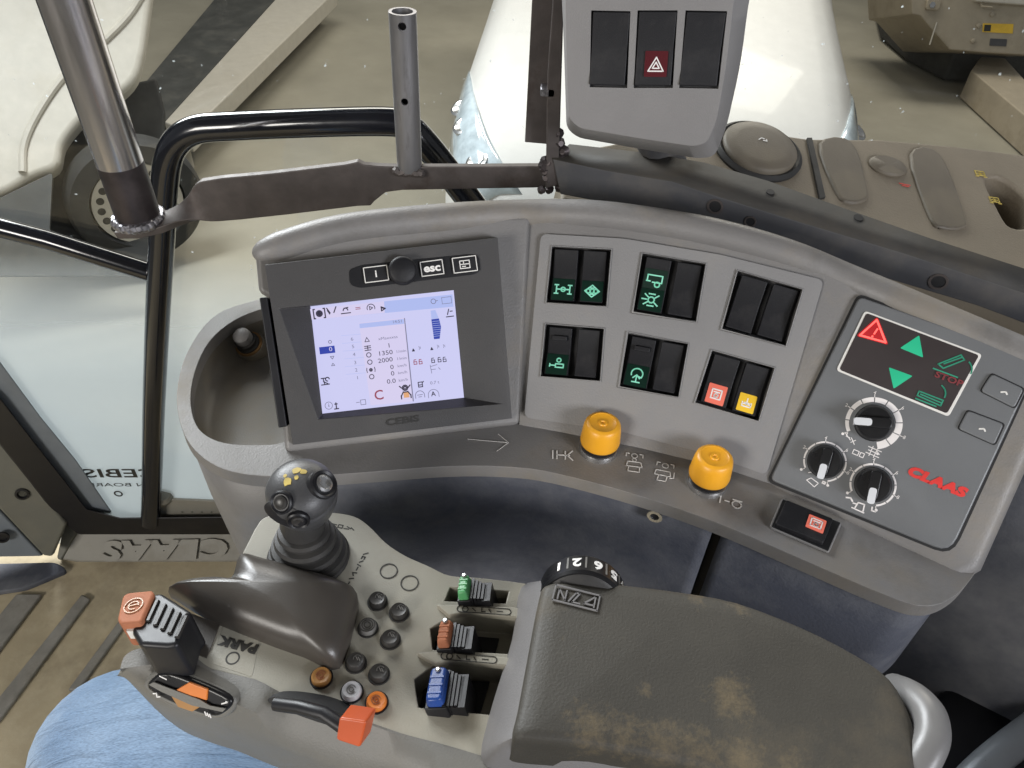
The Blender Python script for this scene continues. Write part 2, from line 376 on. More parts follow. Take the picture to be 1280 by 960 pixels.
def glass(name, film, lo, hi, filmcol=(.62, .68, .74), tint=(.96, .97, .96)):
    """thin pane: clear + fresnel reflection + painted glare film and dust specks"""
    m_ = bpy.data.materials.new(name); m_.use_nodes = True; nt = m_.node_tree; N = nt.nodes; L = nt.links
    for n in list(N): N.remove(n)
    out = N.new('ShaderNodeOutputMaterial'); tr = N.new('ShaderNodeBsdfTransparent'); tr.inputs[0].default_value = (*tint, 1)
    gl = N.new('ShaderNodeBsdfGlossy'); gl.inputs['Roughness'].default_value = .02
    fr = N.new('ShaderNodeFresnel'); fr.inputs[0].default_value = 1.3
    ms = N.new('ShaderNodeMixShader'); L.new(fr.outputs[0], ms.inputs[0]); L.new(tr.outputs[0], ms.inputs[1]); L.new(gl.outputs[0], ms.inputs[2])
    df = N.new('ShaderNodeBsdfDiffuse'); df.inputs[0].default_value = (*filmcol, 1)
    tl = N.new('ShaderNodeBsdfTranslucent'); tl.inputs[0].default_value = (*filmcol, 1)
    ad = N.new('ShaderNodeMixShader'); ad.inputs[0].default_value = .5; L.new(df.outputs[0], ad.inputs[1]); L.new(tl.outputs[0], ad.inputs[2])
    tc = N.new('ShaderNodeTexCoord')
    n = N.new('ShaderNodeTexNoise'); n.inputs['Scale'].default_value = 3; n.inputs['Detail'].default_value = 5; L.new(tc.outputs['Object'], n.inputs[0])
    sep = N.new('ShaderNodeSeparateXYZ'); L.new(tc.outputs['Object'], sep.inputs[0])
    zr = N.new('ShaderNodeMapRange'); zr.inputs[1].default_value = hi; zr.inputs[2].default_value = lo; L.new(sep.outputs['Z'], zr.inputs[0])
    mu = N.new('ShaderNodeMath'); mu.operation = 'MULTIPLY'; L.new(zr.outputs[0], mu.inputs[0])
    nr = N.new('ShaderNodeMapRange'); nr.inputs[1].default_value = .25; nr.inputs[2].default_value = .7; nr.inputs[3].default_value = film*.75; nr.inputs[4].default_value = film; L.new(n.outputs['Fac'], nr.inputs[0]); L.new(nr.outputs[0], mu.inputs[1])
    vo = N.new('ShaderNodeTexNoise'); vo.inputs['Scale'].default_value = 120; vo.inputs['Detail'].default_value = 1; L.new(tc.outputs['Object'], vo.inputs[0])
    vr = N.new('ShaderNodeMapRange'); vr.inputs[1].default_value = .77; vr.inputs[2].default_value = .84; vr.inputs[4].default_value = .8; L.new(vo.outputs['Fac'], vr.inputs[0])
    mxx = N.new('ShaderNodeMath'); mxx.operation = 'MAXIMUM'; L.new(mu.outputs[0], mxx.inputs[0]); L.new(vr.outputs[0], mxx.inputs[1])
    fin = N.new('ShaderNodeMixShader'); L.new(mxx.outputs[0], fin.inputs[0]); L.new(ms.outputs[0], fin.inputs[1]); L.new(ad.outputs[0], fin.inputs[2])
    L.new(fin.outputs[0], out.inputs[0]); return m_
def screenmat(name, col, s):
    m_ = bpy.data.materials.new(name); m_.use_nodes = True; nt = m_.node_tree; N = nt.nodes; L = nt.links
    p = N['Principled BSDF']; p.inputs['Base Color'].default_value = (.02, .02, .02, 1); p.inputs['Roughness'].default_value = .25
    tc = N.new('ShaderNodeTexCoord'); n = N.new('ShaderNodeTexNoise'); n.inputs['Scale'].default_value = 14; L.new(tc.outputs['Object'], n.inputs[0])
    mx = N.new('ShaderNodeMix'); mx.data_type = 'RGBA'; mx.inputs['A'].default_value = (col[0]*.97, col[1]*.97, col[2], 1); mx.inputs['B'].default_value = (min(1, col[0]*1.03), col[1], col[2]*.98, 1)
    L.new(n.outputs['Fac'], mx.inputs['Factor']); L.new(mx.outputs['Result'], p.inputs['Emission Color']); p.inputs['Emission Strength'].default_value = s
    return m_
M['scr'] = screenmat('lit_screen', (.60, .61, .90), .98)
M['scr_bar'] = screenmat('lit_screen_bar', (.42, .50, .86), .98)
M['scr_pane'] = screenmat('lit_screen_window', (.66, .62, .86), .98)
M['scr_hl'] = screenmat('lit_screen_blue', (.02, .05, .42), .9)
M['scr_ink'] = screenmat('screen_ink', (.035, .03, .06), .9)
M['scr_grey'] = screenmat('screen_grey_ink', (.2, .2, .32), .9)
M['scr_red'] = screenmat('screen_red_ink', (.33, .06, .1), .9)
M['scr_amb'] = screenmat('screen_amber', (.8, .42, .2), .9)

# ------------------------------------------------------------------ workshop floor and things outside
GZ = -1.25
mb = MB(); mb.add([(-30, -30, GZ), (30, -30, GZ), (30, 45, GZ), (-30, 45, GZ)], [[0, 1, 2, 3]])
obj('ground', mb, M['concrete'], kind='structure')
mb = MB(); mb.loft([[V((-14, 13, GZ+.002)), V((14, 13, GZ+.002)), V((14, 13.3, GZ+.002)), V((-14, 13.3, GZ+.002))], [V((-14, 13, 5)), V((14, 13, 5)), V((14, 13.3, 5)), V((-14, 13.3, 5))]])
obj('workshop_wall', mb, M['cream'], label='pale workshop wall far behind the parked vehicles', cat='wall')

# white van facing the cab
def van():
    c = at_z(826, 150, -.18); cx = c.x; ny = at_z(826, 268, -.55).y
    t = thing('van', 'white van parked nose towards the cab, its bonnet behind the steel post', 'van', (cx, ny+1.5, GZ))
    W = 1.09
    def sect(y, zt, hw, zb=GZ+.25, crown=.05):
        pts = []
        for i in range(25):
            s = -1+2*i/24; a = abs(s)
            z = zt - crown*s*s - (.30*max(0, (a-.72)/.28)**2.2)
            pts.append(V((cx+(y-ny)*.10+hw*math.copysign(1-(1-a)**1.25, s), y, z)))
        pts.append(V((cx+(y-ny)*.10+hw*1.0, y, zb))); pts.append(V((cx+(y-ny)*.10-hw*1.0, y, zb)))
        return pts
    secs = [(ny-.02, -.62, W*.70), (ny+.02, -.50, W*.80), (ny+.10, -.40, W*.88), (ny+.25, -.32, W*.945), (ny+.5, -.23, W*.985), (ny+.9, -.13, W), (ny+1.5, -.02, W), (ny+1.9, .06, W)]
    mbx = MB(); mbx.loft([sect(*q) for q in secs])
    obj('body', mbx, M['van'], t, angle=50)
    mbx = MB(); mbx.loft([sect(ny+1.9, .06, W), sect(ny+2.6, .62, W*.86), sect(ny+4.2, .70, W*.86), sect(ny+4.3, .5, W*.86)])
    obj('cabin', mbx, M['van'], t, angle=50)
    mbx = MB(); mbx.box(Fr((cx, ny-.05, -.95), (1, 0, 0), (0, -1, 0)), 0, 0, 1.5, .34, -.06, .06, .1)
    obj('bumper', mbx, M['van'], t, .03)
    for s in (-1, 1):
        def surf(y, a, lift):
            k_ = max(0, [q[0] for q in secs].index(max(q[0] for q in secs if q[0] <= ny+y)))
            A_, B_ = secs[k_], secs[k_+1]; u_ = (ny+y-A_[0])/(B_[0]-A_[0]); zt = A_[1]+(B_[1]-A_[1])*u_; hw = A_[2]+(B_[2]-A_[2])*u_
            z = zt-.05*a*a-.30*max(0, (a-.72)/.28)**2.2
            return V((cx+y*.10+s*(hw*(1-(1-a)**1.25)+lift*.6), ny+y-lift*.3, z+lift))
        rows = []
        for i_ in range(15):
            t_ = i_/14; y_ = .03+1.15*t_; s0_ = .62+.35*t_**.8; s1_ = min(.995, .93+.07*t_)
            s0_ = min(s0_, s1_-.012); rows.append([surf(y_, s0_+(s1_-s0_)*j_/6, .012*math.sin(math.pi*(j_/6*.86+.07))*math.sin(math.pi*(t_*.9+.07))+.004) for j_ in range(7)])
        mbx = MB(); mbx.loft(rows, False, False, closed=False)
        hl = obj('headlight', mbx, M['lampglass'], t, angle=60, solid=.03)
        for y_, a_ in ((.16, .80), (.42, .86), (.62, .9)):
            mbx = MB(); mbx.lathe(Fr(surf(y_, a_, .006), (1, 0, 0), V((s*.4, -.3, .8))), [(.055, -.02), (.058, .004), (.045, .008), (.02, -.002), (.0, -.004)], 18)
            obj('reflector', mbx, M['silver'], hl)
        mbx = MB(); mbx.lathe(Fr((cx+s*.86, ny+.95, GZ+.36), (0, 1, 0), (s, 0, 0)), [(.0, 0), (.2, .0), (.22, .02), (.355, .03), (.36, .1), (.34, .12), (.2, .12), (.16, .08), (.0, .08)], 28)
        obj('wheel', mbx, M['tyre'], t)
    mbx = MB(); mbx.box(Fr((cx, ny-.035, -.7), (1, 0, 0), (0, -1, .25)), 0, 0, 1.0, .12, -.03, .03, .04)
    obj('grille', mbx, M['vandark'], t, .01)
van()

# cream machine with a perforated wheel, upper left
def machine():
    ctr = at_z(172, 252, GZ+.42)
    t = thing('trailer', 'cream farm trailer with a perforated wheel rim beyond the chrome pole', 'trailer', (ctr.x, ctr.y, GZ))
    ax = (V((CAM.x, CAM.y, ctr.z))-ctr); ax.z = 0; ax = (ax.normalized()+V((.1, 0, .0))).normalized()
    f = Fr(ctr, V((ax.y*-1, ax.x, 0)) if False else V((0, 0, 1)).cross(ax), ax)
    k = dist(ctr)/FPX
    R = 80*k; wheel = obj('wheel', MB().lathe(f, [(R*.5, -.12), (R*.9, -.14), (R, -.08), (R*1.0, .0), (R*.95, .04), (R*.70, .05), (R*.68, .0)], 48, False, False), M['tyre'], t)
    rim = MB(); rim.lathe(f, [(0, -.06), (R*.33, -.06), (R*.36, .02), (R*.66, .03), (R*.69, -.02), (R*.69, -.05)], 48, False, False)
    rm = obj('rim', rim, M['cream'], wheel)
    for i in range(20):
        a = 2*math.pi*i/20
        q = Fr(f.at(math.cos(a)*R*.54, math.sin(a)*R*.54, .0265), f.u, f.n)
        obj('vent_hole', MB().lathe(q, [(R*.058, -.012), (R*.058, .002)], 14), M['pocket'], wheel)
    # mudguard and body above
    top = [(-40, 150), (0, 140), (60, 158), (100, 130), (150, 105), (185, 70), (205, 20), (215, -30)]
    def ring(pts, d): return [at_plane(p[0], p[1], ctr+ax*d, (ax*.8+V((0, 0, .6))).normalized()) for p in pts]
    outl = [(-60, 255), (0, 243), (40, 222), (72, 208), (80, 180), (98, 155), (122, 132), (150, 118), (172, 95), (182, 60), (195, -40), (-60, -40)]
    fp = Fr(ctr+ax*.12, (1, 0, 0), (ax*.72+V((0, 0, .69))))
    b = MB().slab(fp, spline(outl[:-2], 4) and [(p.x, p.y) for p in spline(outl[:-2], 4)]+outl[-2:], .12, -.02)
    obj('body', b, M['cream'], t, .035, 3)
    rimtube = [fp.pt(x, y, .125) for x, y in [(28, 215), (30, 180), (48, 140), (80, 95), (120, 60), (160, 20), (185, -20)]]
    obj('guard_lip', MB().tube([V(p) for p in spline(rimtube, 5)], .018, 8), M['cream'], t)
    arch = MB().slab(Fr(ctr-ax*.16, (1, 0, 0), (ax*.72+V((0, 0, .69)))), [(40, 235), (70, 180), (96, 132), (140, 108), (196, 96), (207, 140), (204, 335), (120, 330), (50, 300)], 0, -.12)
    obj('wheel_arch', arch, M['tyre'], t, .02)
    fl = MB().slab(Fr(ctr+ax*.25, (1, 0, 0), (ax*.75+V((0, 0, .66)))), roundp([(-60, 262), (0, 247), (66, 215), (62, 290), (120, 318), (190, 345), (-60, 345)], 6), 0, -.03)
    obj('mud_flap', fl, M['flap'], t, .01)
    return t
machine()
def drawbar():
    f = Fr((0, 0, -.93), (1, 0, 0), (0, 0, 1))
    t = thing('drawbar', 'pale cream drawbar lying diagonally across the workshop floor behind the chrome pole', 'drawbar', f.pt(300, 70))
    q = [(205, 152), (236, 166), (420, -12), (370, -30)]
    obj('bar', MB().slab(f, q, 0, -.14), M['cream'], t, .012)
    obj('floor_shadow_slab', MB().slab(f, [(150, 150), (205, 152), (370, -30), (300, -40), (175, 110)], -.10, -.16), M['flap'], t, .01)  # dark slab painted in for the floor shadow beside the bar
    q = Fr(f.pt(222, 152, .001), (1, 0, 0), (0, 0, 1))
    obj('stand', MB().tube([q.at(0, 0, -.05), q.at(0, 0, -.32)], .035), M['cream'], t)
    q = Fr(f.pt(390, -14, .001), (1, 0, 0), (0, 0, 1))
    obj('stand', MB().tube([q.at(0, .05, -.05), q.at(0, .05, -.32)], .035), M['cream'], t)
drawbar()
# beige implement upper right
def implement():
    f = Fr(at_z(1200, 50, -.75), (1, 0, 0), V((0, -1, .35)))
    t = thing('implement', 'beige farm implement with a yellow sticker at the upper right', 'implement', at_z(1230, 80, GZ))
    out = [(1138, -30), (1140, 18), (1150, 20), (1187, 62), (1232, 66), (1300, 70), (1300, -30)]
    obj('frame', MB().slab(f, out, .0, -.9), M['beige'], t, .012)
    obj('top_plate', MB().slab(f, [(1205, -40), (1220, 2), (1300, 8), (1300, -40)], .05, -.7), M['cream'], t, .012)
    st_ = obj('sticker', MB().slab(f, [(1229, 29), (1267, 30), (1266, 42), (1228, 40)], .004, .0), M['sticker'], t)
    obj('sticker_mark', MB().slab(f, [(1231, 31), (1239, 31), (1238, 39), (1230, 39)], .007, .004), M['darkprint'], st_)
    obj('label_plate', MB().slab(f, [(1238, 48), (1259, 49), (1258, 58), (1237, 57)], .006, .0), M['vandark'], t, .002)
    for p in ((1216, 51), (1240, 18), (1223, 32)):
        q = f.sub(p); obj('bolt', MB().lathe(q, [(.02, 0), (.02, .012), (.012, .016)], 8), M['beige'], t)
    b = MB(); b.box(f.sub((1165, 6)), 0, 0, .11, .08, 0, .03, .02); obj('bracket', b, M['beige'], t, .005)
    q = f.sub((1165, 6), None, .03); obj('bolt', MB().lathe(q, [(.025, 0), (.025, .012)], 6), M['silver'], t)
    b = MB().tube([f.pt(1226, 2, .02), f.pt(1227, 8, .04), f.pt(1240, 9, .04)], .008, 8); obj('hook', b, M['beige'], t)
    b = MB().tube([f.pt(1171, 28, .01), f.pt(1162, 56, .02)], .006, 6); obj('cable_tie', b, M['cream'], t)
    obj('shadow_block', MB().slab(Fr((0, 0, GZ+.3), (1, 0, 0), (0, 0, 1)), [(1100, -30), (1112, 12), (1146, 38), (1195, 62), (1300, 68), (1300, -30)], 0, -.28), M['tyre'], t, .03)  # low dark block standing in for the shadow under the implement
    fl = Fr((0, 0, -1.0), (1, 0, 0), (0, 0, 1))
    leg = MB().slab(fl, [(1214, 88), (1232, 62), (1254, 70), (1310, 130), (1310, 168)], 0, -.24)
    obj('leg', leg, M['beige'], t, .012)
implement()
mb = MB(); mb.tube([at_z(1136, 48, GZ+.01), at_z(1143, 42, GZ+.01)], .012, 8)
obj('paper_scrap', mb, M['white'], label='small white scrap lying on the dark floor beside the implement', cat='litter')

mb = MB(); mb.loft([[V((-1.25, -1.25, 1.74)), V((1.1, -1.25, 1.74)), V((1.1, .92, 1.70)), V((-1.25, .92, 1.70))], [V((-1.25, -1.25, 1.82)), V((1.1, -1.25, 1.82)), V((1.1, .92, 1.78)), V((-1.25, .92, 1.78))]])
obj('cab_roof', mb, M['pod'], label='grey cab roof above the console', cat='roof', bevel=.02)
# ------------------------------------------------------------------ cab floor, sill, window
SA = at_z(100, 704, 0); SB = at_z(320, 703, 0); SU = (SB-SA).normalized(); SN = V((SU.y, -SU.x, 0))   # foot of the window wall
SY = SA.y
def wall(d=0, tilt=0): return Fr(SA-SN*d, SU, SN+V((0, 0, tilt)))
fl = Fr((0, 0, 0), (1, 0, 0), (0, 0, 1))
mb = MB(); mb.loft([[V((-1.6, -.9, -.05)), V((.9, -.9, -.05)), SA+SU*1.7-V((0, 0, .05))-SN*.045, SA-SU*.8-V((0, 0, .05))-SN*.045], [V((-1.6, -.9, 0)), V((.9, -.9, 0)), SA+SU*1.7-SN*.045, SA-SU*.8-SN*.045]])
FLOOR = obj('floor', mb, M['mat'], kind='structure')
for q in ([(102, 742), (112, 748), (-5, 905), (-25, 900)], [(152, 770), (160, 775), (98, 862), (84, 862)], [(20, 742), (52, 742), (-30, 850), (-60, 840)], [(160, 830), (172, 834), (60, 1000), (35, 1000)]):
    obj('rib', MB().slab(fl, q, .008, 0), M['rib'], FLOOR, .003)
obj('scuff_plate', MB().slab(fl, roundp([(-40, 705), (70, 702), (85, 712), (30, 735), (-40, 745)], 8), .012, 0), M['lower'], FLOOR, .004)

fs = wall()       # vertical wall plane facing the driver
S = thing('door_sill', 'grey plastic door sill with raised upside-down lettering below the window', 'sill', fs.pt(190, 690))
fsl = wall(0, .7)
obj('strip', MB().slab(fsl, [(72, 700), (96, 664), (108, 658), (330, 656), (330, 704), (96, 704)], 0, -.05), M['sill'], S, .006)
q = fsl.sub((210, 685), (262, 684), .0)
k = fsl.mpp()
text('lettering', 'CLAAS', q, 24*k, M['sill'], S, ext=.006, lift=0, rot=180, shear=.12, bold=.0028, width=1.42, spacing=1.12)
obj('corner_piece', MB().slab(fsl, [(70, 698), (78, 660), (98, 632), (112, 652), (96, 665), (76, 702)], .004, -.05), M['pillar'], S, .004)

P_ = thing('pillar_trim', 'olive grey cab pillar trim with two screws at the left edge', 'pillar trim', fs.pt(20, 640))
fp = Fr(fs.pt(20, 640), SU, SN+V((.25, 0, .25)))
obj('cover', MB().slab(fp, [(-420, 138), (-300, 252), (-60, 480), (0, 547), (84, 655), (66, 697), (54, 696), (-60, 575), (-300, 360), (-420, 250)], 0, -.06), M['pillar'], P_, .006)
obj('lower_cover', MB().slab(fp, [(-420, 250), (-300, 360), (-60, 575), (54, 696), (-60, 698), (-420, 700)], -.01, -.06), M['pillarlow'], P_, .004)
for pp in ((28, 617), (3, 671)):
    q = fp.sub(pp)
    sc = obj('screw', MB().lathe(q, [(.0115, 0), (.0115, .003), (.008, .0035), (.006, -.0005), (.0, -.0005)], 20, True, False), M['darkwell'], P_)

fg = wall(.035)
W_ = thing('door_window', 'dusty window of the cab with a mirrored sticker at its lower left', 'window', fg.pt(120, 500))
gm = MB().slab(fg, [(-420, -160), (1420, -160), (1700, 420), (1500, 600), (330, 660), (196, 660), (85, 655), (-80, 470), (-300, 235), (-420, 100)], 0, -.005)
pane = obj('pane', gm, M['seal'], W_, smooth=False)
zc_ = WORLD[pane].z
pane.data.materials[0] = glass('dusty_glare_glass', .72, fg.pt(150, 470).z-zc_, fg.pt(150, 320).z-zc_, (.53, .58, .60))  # pale film, thicker low down, paints in glare; the specks are dust
sealpath = [(-60, 470), (0, 520), (40, 572), (75, 618), (104, 648), (150, 657), (330, 655)]
sb = MB()
inner = [(-420, 98), (-300, 212), (-60, 440), (0, 497), (45, 555), (82, 602), (108, 636), (150, 647), (330, 645)]
outer = [(-420, 163), (-300, 277), (-60, 505), (0, 556), (40, 606), (70, 645), (98, 668), (150, 668), (330, 668)]
fs2 = wall(.012)
sb.loft([[fs2.pt(*a), fs2.pt(*b), fs2.pt(*b, -.03), fs2.pt(*a, -.03)] for a, b in zip(inner, outer)])
obj('seal', sb, M['seal'], W_, .004)
fr2 = [(-420, 53), (-300, 167), (-60, 395), (0, 452), (50, 520), (95, 575), (140, 640)]
fr3 = [(-420, 98), (-300, 212), (-60, 440), (0, 500), (45, 557), (82, 604), (108, 640)]
sb = MB(); sb.loft([[fg.pt(*a, .01), fg.pt(*b, .012), fg.pt(*b, -.01), fg.pt(*a, -.008)] for a, b in zip(fr2, fr3)])
obj('frame_edge', sb, M['pillarlow'], W_, .003)
q = fg.sub((152, 592), (190, 592), .003); k = q.mpp()
text('sticker_title', 'CEBIS', q, 16*k, M['darkprint'], W_, mirror=True, width=1.75, bold=.0004)
q = fg.sub((152, 606), (190, 606), .003)
text('sticker_line', 'ON BOARD', q, 6.5*k, M['darkprint'], W_, mirror=True, width=1.9)
q = fg.sub((148, 617), (190, 617), .003)
sm = MB(); sm.ringpath(q, 3.5*k, 5.5*k, .0, .0006); obj('sticker_mark', sm, M['darkprint'], W_)

# ledge outside below the window
wl = wall(.028)
ls_ = obj('ledge_strip', MB().slab(wl, [(200, 624), (345, 630), (345, 650), (196, 650)], 0, -.005), M['sill'], W_, .001)
for i_ in range(9): obj('rivet', MB().lathe(wl.sub((228+i_*12, 640), None, .0002), [(.0022, 0), (.0015, .0012), (0, .0014)], 8), M['pillar'], ls_)

# black grab rail
R_ = thing('grab_rail', 'glossy black tubular grab rail framing the left window', 'rail', at_y(190, 650, .86))
fr = Fr((0, .86, 0), (1, 0, 0), (0, -1, 0))
path = [(188, 652), (190, 600), (192, 520), (196, 420), (201, 320), (205, 240), (210, 200), (222, 176), (246, 162), (290, 158), (380, 154), (480, 152), (508, 158), (530, 178), (560, 215), (600, 268), (640, 322)]
obj('tube', MB().tube([V(p) for p in spline([fr.pt(*p) for p in path], 5)], .0165, 18), M['tubeblack'], R_)
obj('cross_tube', MB().tube([fr.pt(-300, 206, -.006), fr.pt(-40, 274, -.006), fr.pt(60, 300, -.006), fr.pt(187, 340, -.006)], .013, 16), M['tubeblack'], R_)
q = Fr(fr.pt(203, 622, -.02), (1, 0, 0), V((.3, -.2, .9)))
obj('latch_knob', MB().lathe(q, [(.008, -.035), (.009, -.005), (.017, .0), (.019, .01), (.014, .018), (.0, .02)], 18), M['sill'], R_)

# ------------------------------------------------------------------ side console
LZ = .80
led = Fr((0, .4, LZ), (1, 0, 0), (0, 0, 1))
def faceplane(a, b, rise):
    A = at_z(*a, LZ+.004); B = at_z(*b, LZ+.004); u = (B-A).normalized(); outw = V((0, 0, 1)).cross(u)
    up = outw*math.cos(math.radians(rise))+V((0, 0, 1))*math.sin(math.radians(rise))
    return Fr((A+B)/2, u, u.cross(up))
PM = faceplane((345, 562), (648, 530), 50)
PS = faceplane((655, 530), (957, 600), 49)
PC = faceplane((957, 600), (1185, 700), 48)
C_ = thing('side_console', 'grey curved side console with switches, yellow knobs and a storage tray', 'console', at_z(700, 560, LZ-.3))
lip = [(330, 372), (272, 392), (236, 436), (221, 490), (229, 540), (256, 574), (300, 592), (370, 596), (450, 591), (560, 583), (640, 584), (700, 593), (800, 620), (900, 655), (1000, 698), (1100, 741), (1150, 757), (1185, 750), (1215, 722), (1250, 660)]
lipw = [V(p) for p in spline([led.pt(*p) for p in lip], 5)]
back = [PC.pt(1330, 470), PS.pt(900, 330), PM.pt(640, 330), PM.pt(480, 340)]
back = [V((p.x, p.y, LZ)) for p in back]
ledge = MB().prism(lipw+back, V((0, 0, -.013)))
trayo = [(p.x, p.y) for p in spline([(340, 384), (292, 401), (257, 434), (239, 486), (245, 530), (272, 551), (318, 556), (362, 548), (392, 500), (392, 430), (372, 392)], 5, True)]
me = boolean(ledge, [MB().cutter(led, trayo, .02, -.08)])
obj('ledge', me, M['console'], C_, .005, 3)
tw = [led.pt(*p) for p in trayo]; tcn = sum(tw, V())/len(tw)
def bowl(f_, z): return [V((tcn.x+(p.x-tcn.x)*f_, tcn.y+(p.y-tcn.y)*f_, LZ+z)) for p in tw]
obj('tray_bowl', MB().loft([bowl(1.02, -.006), bowl(1.012, -.02), bowl(.985, -.026), bowl(.93, -.034), bowl(.8, -.0375), bowl(.4, -.038), bowl(.02, -.038)], False, True), M['tray'], C_, angle=60)
# tray skirt below
sk = [p for p in lipw[:int(5*7)]]
cen = sum(sk, V())/len(sk)
def shrink(p, f_, z): return V((cen.x+.10+(p.x-cen.x-.10)*f_, cen.y+(p.y-cen.y)*f_, z))
b = MB(); rings = []
for f_, z in ((.98, LZ-.007), (.955, LZ-.08), (.9, LZ-.16), (.8, LZ-.3), (.7, LZ-.5), (.66, .02)):
    rings.append([shrink(p, f_, z) for p in sk])
b.loft(rings, False, False, closed=False)
obj('tray_skirt', b, M['console'], C_, solid=.004)
# bolt in the tray
q = Fr(led.pt(311, 430, -.026), (1, 0, 0), V((-.12, -.42, .9)))
obj('bolt_boss', MB().lathe(q, [(.0175, -.02), (.0150, -.001), (.0142, .0)], 26), M['tray'], C_)
obj('dirt_ring', MB().lathe(q, [(.0136, 0), (.0132, .0012), (.0108, .0016)], 24), M['mud'], C_)
bolt = obj('bolt', MB().lathe(q, [(.0112, .0), (.0112, .003), (.0100, .0036), (.0096, .0042), (.0096, .0075), (.0102, .008), (.0102, .0095), (.0088, .010)], 30), M['rubber'], C_, angle=30)
obj('bolt_cap', MB().lathe(Fr(q.at(-.0005, .0005, .009), q.u, q.n), [(.0085, 0), (.0088, .005), (.0082, .009), (.006, .0108), (0, .0114)], 26), M['padside'], bolt)

# face slabs
def faceslab(fr, px, d=.05): return MB().slab(fr, px, 0, -d)
pm_poly = [(356, 566), (651, 531), (664, 268), (560, 272), (430, 288), (318, 312), (323, 366), (337, 372)]
ps_poly = [(649, 531), (700, 540), (800, 560), (900, 584), (985, 612), (1080, 362), (980, 318), (900, 294), (800, 276), (720, 268), (658, 268)]
pc_poly = [(950, 605), (1060, 352), (1150, 392), (1340, 470), (1230, 716), (1195, 736), (1170, 720)]
obj('monitor_mount', faceslab(PM, pm_poly), M['console'], C_, .008, 3)
slots = []
def slotquad(fr, TL, TR, BR, BL, d): return MB().slab(fr, [TL, TR, BR, BL], .02, -d)
# six rocker switch pockets: pixel quads measured on the photograph
SW = [((690, 308), (764, 312), (758, 383), (683, 378)),
      ((803, 317), (882, 330), (870, 402), (791, 390)),
      ((922, 339), (1003, 362), (982, 432), (902, 411)),
      ((682, 405), (755, 411), (750, 476), (676, 470)),
      ((785, 416), (860, 430), (848, 496), (774, 483)),
      ((890, 438), (968, 460), (948, 526), (869, 503))]
bankpoly = [(676, 292), (780, 298), (900, 318), (1030, 350), (958, 594), (880, 566), (770, 538), (655, 522)]
me = boolean(MB().slab(PS, ps_poly, 0, -.05), [MB().cutter(PS, s_, .03, -.012) for s_ in SW])
obj('switch_face', me, M['console'], C_, .006, 3)
me = boolean(MB().slab(PS, roundp(bankpoly, 9), .0035, -.004), [MB().cutter(PS, s_, .03, -.03) for s_ in SW])
obj('switch_bank', me, M['bank'], C_, .0016, 2)
obj('control_mount', faceslab(PC, pc_poly), M['console'], C_, .012, 4)
# crest roll along the top of the console
crest = [PM.pt(323, 322, -.010), PM.pt(340, 313, -.006), PM.pt(430, 287, -.006), PM.pt(560, 273, -.006), PS.pt(660, 268, -.006), PS.pt(740, 269, -.006), PS.pt(820, 279, -.006), PS.pt(900, 294, -.006), PS.pt(985, 319, -.008), PC.pt(1060, 350, -.010), PC.pt(1150, 388, -.008), PC.pt(1340, 470, -.008)]
cs_ = [V(p) for p in spline(crest, 6)]
obj('crest', MB().tube(cs_, [.0125*min(1, .45+.08*i_) for i_ in range(len(cs_))], 16), M['console'], C_)
# lower dark panels under the ledge
li = [p for p in lipw if p.x > at_z(345, 592, LZ).x and True][2:]
li = lipw[5*6+3:5*18]
inset = []
for i, p in enumerate(li):
    t = (li[min(i+1, len(li)-1)]-li[max(i-1, 0)]).normalized(); nrm = V((-t.y, t.x, 0))
    inset.append(p+nrm*.007)
split = min(range(len(inset)), key=lambda i: abs((inset[i]-at_z(903, 655, LZ)).length))
def lowpanel(pts):
    b = MB()
    for z0, z1 in ((LZ-.03, .02),):
        rows = []
        for z, k_ in ((LZ-.007, 0), (LZ-.12, .0), (LZ-.3, .03), (.3, .06), (.01, .08)):
            row = []
            for i, p in enumerate(pts):
                t = (pts[min(i+1, len(pts)-1)]-pts[max(i-1, 0)]).normalized(); nrm = V((-t.y, t.x, 0))
                row.append(V((p.x, p.y, z))+nrm*k_)
            rows.append(row)
        b.loft(rows, False, False, closed=False)
    return b
def gapshift(p, q, d): return p+(q-p).normalized()*d
pa = inset[:split]+[gapshift(inset[split], inset[split-1], .0035)]
pb = [gapshift(inset[split], inset[split+1], .0035)]+inset[split+1:]
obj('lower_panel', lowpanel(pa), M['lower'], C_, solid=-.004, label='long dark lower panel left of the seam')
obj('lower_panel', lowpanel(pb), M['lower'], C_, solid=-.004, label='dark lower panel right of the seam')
i = split
nrm = V((-(inset[i+1]-inset[i-1]).y, (inset[i+1]-inset[i-1]).x, 0)).normalized()
bb = MB(); f_ = Fr(V((inset[i].x, inset[i].y, .4))+nrm*.009, (inset[i+1]-inset[i-1]), -nrm)
bb.box(f_, 0, 0, .02, .74, -.003, .0); obj('seam_strip', bb, M['pocket'], C_)
i = min(range(len(inset)), key=lambda i: (inset[i]-at_z(835, 640, LZ)).length)
tq = (inset[i+1]-inset[i-1]).normalized(); nq = V((tq.y, -tq.x, 0))
q = Fr(V((inset[i].x, inset[i].y, LZ))+nq*.0, tq, nq); q = Fr(q.pt(819, 644, .0045), q.u, q.n)
sc = obj('screw', MB().ringpath(q, .0035, .0062, -.001, .002), M['silver'], C_); obj('screw_recess', MB().lathe(q, [(.0035, -.001), (.0035, .0004)], 14), M['pocket'], sc)

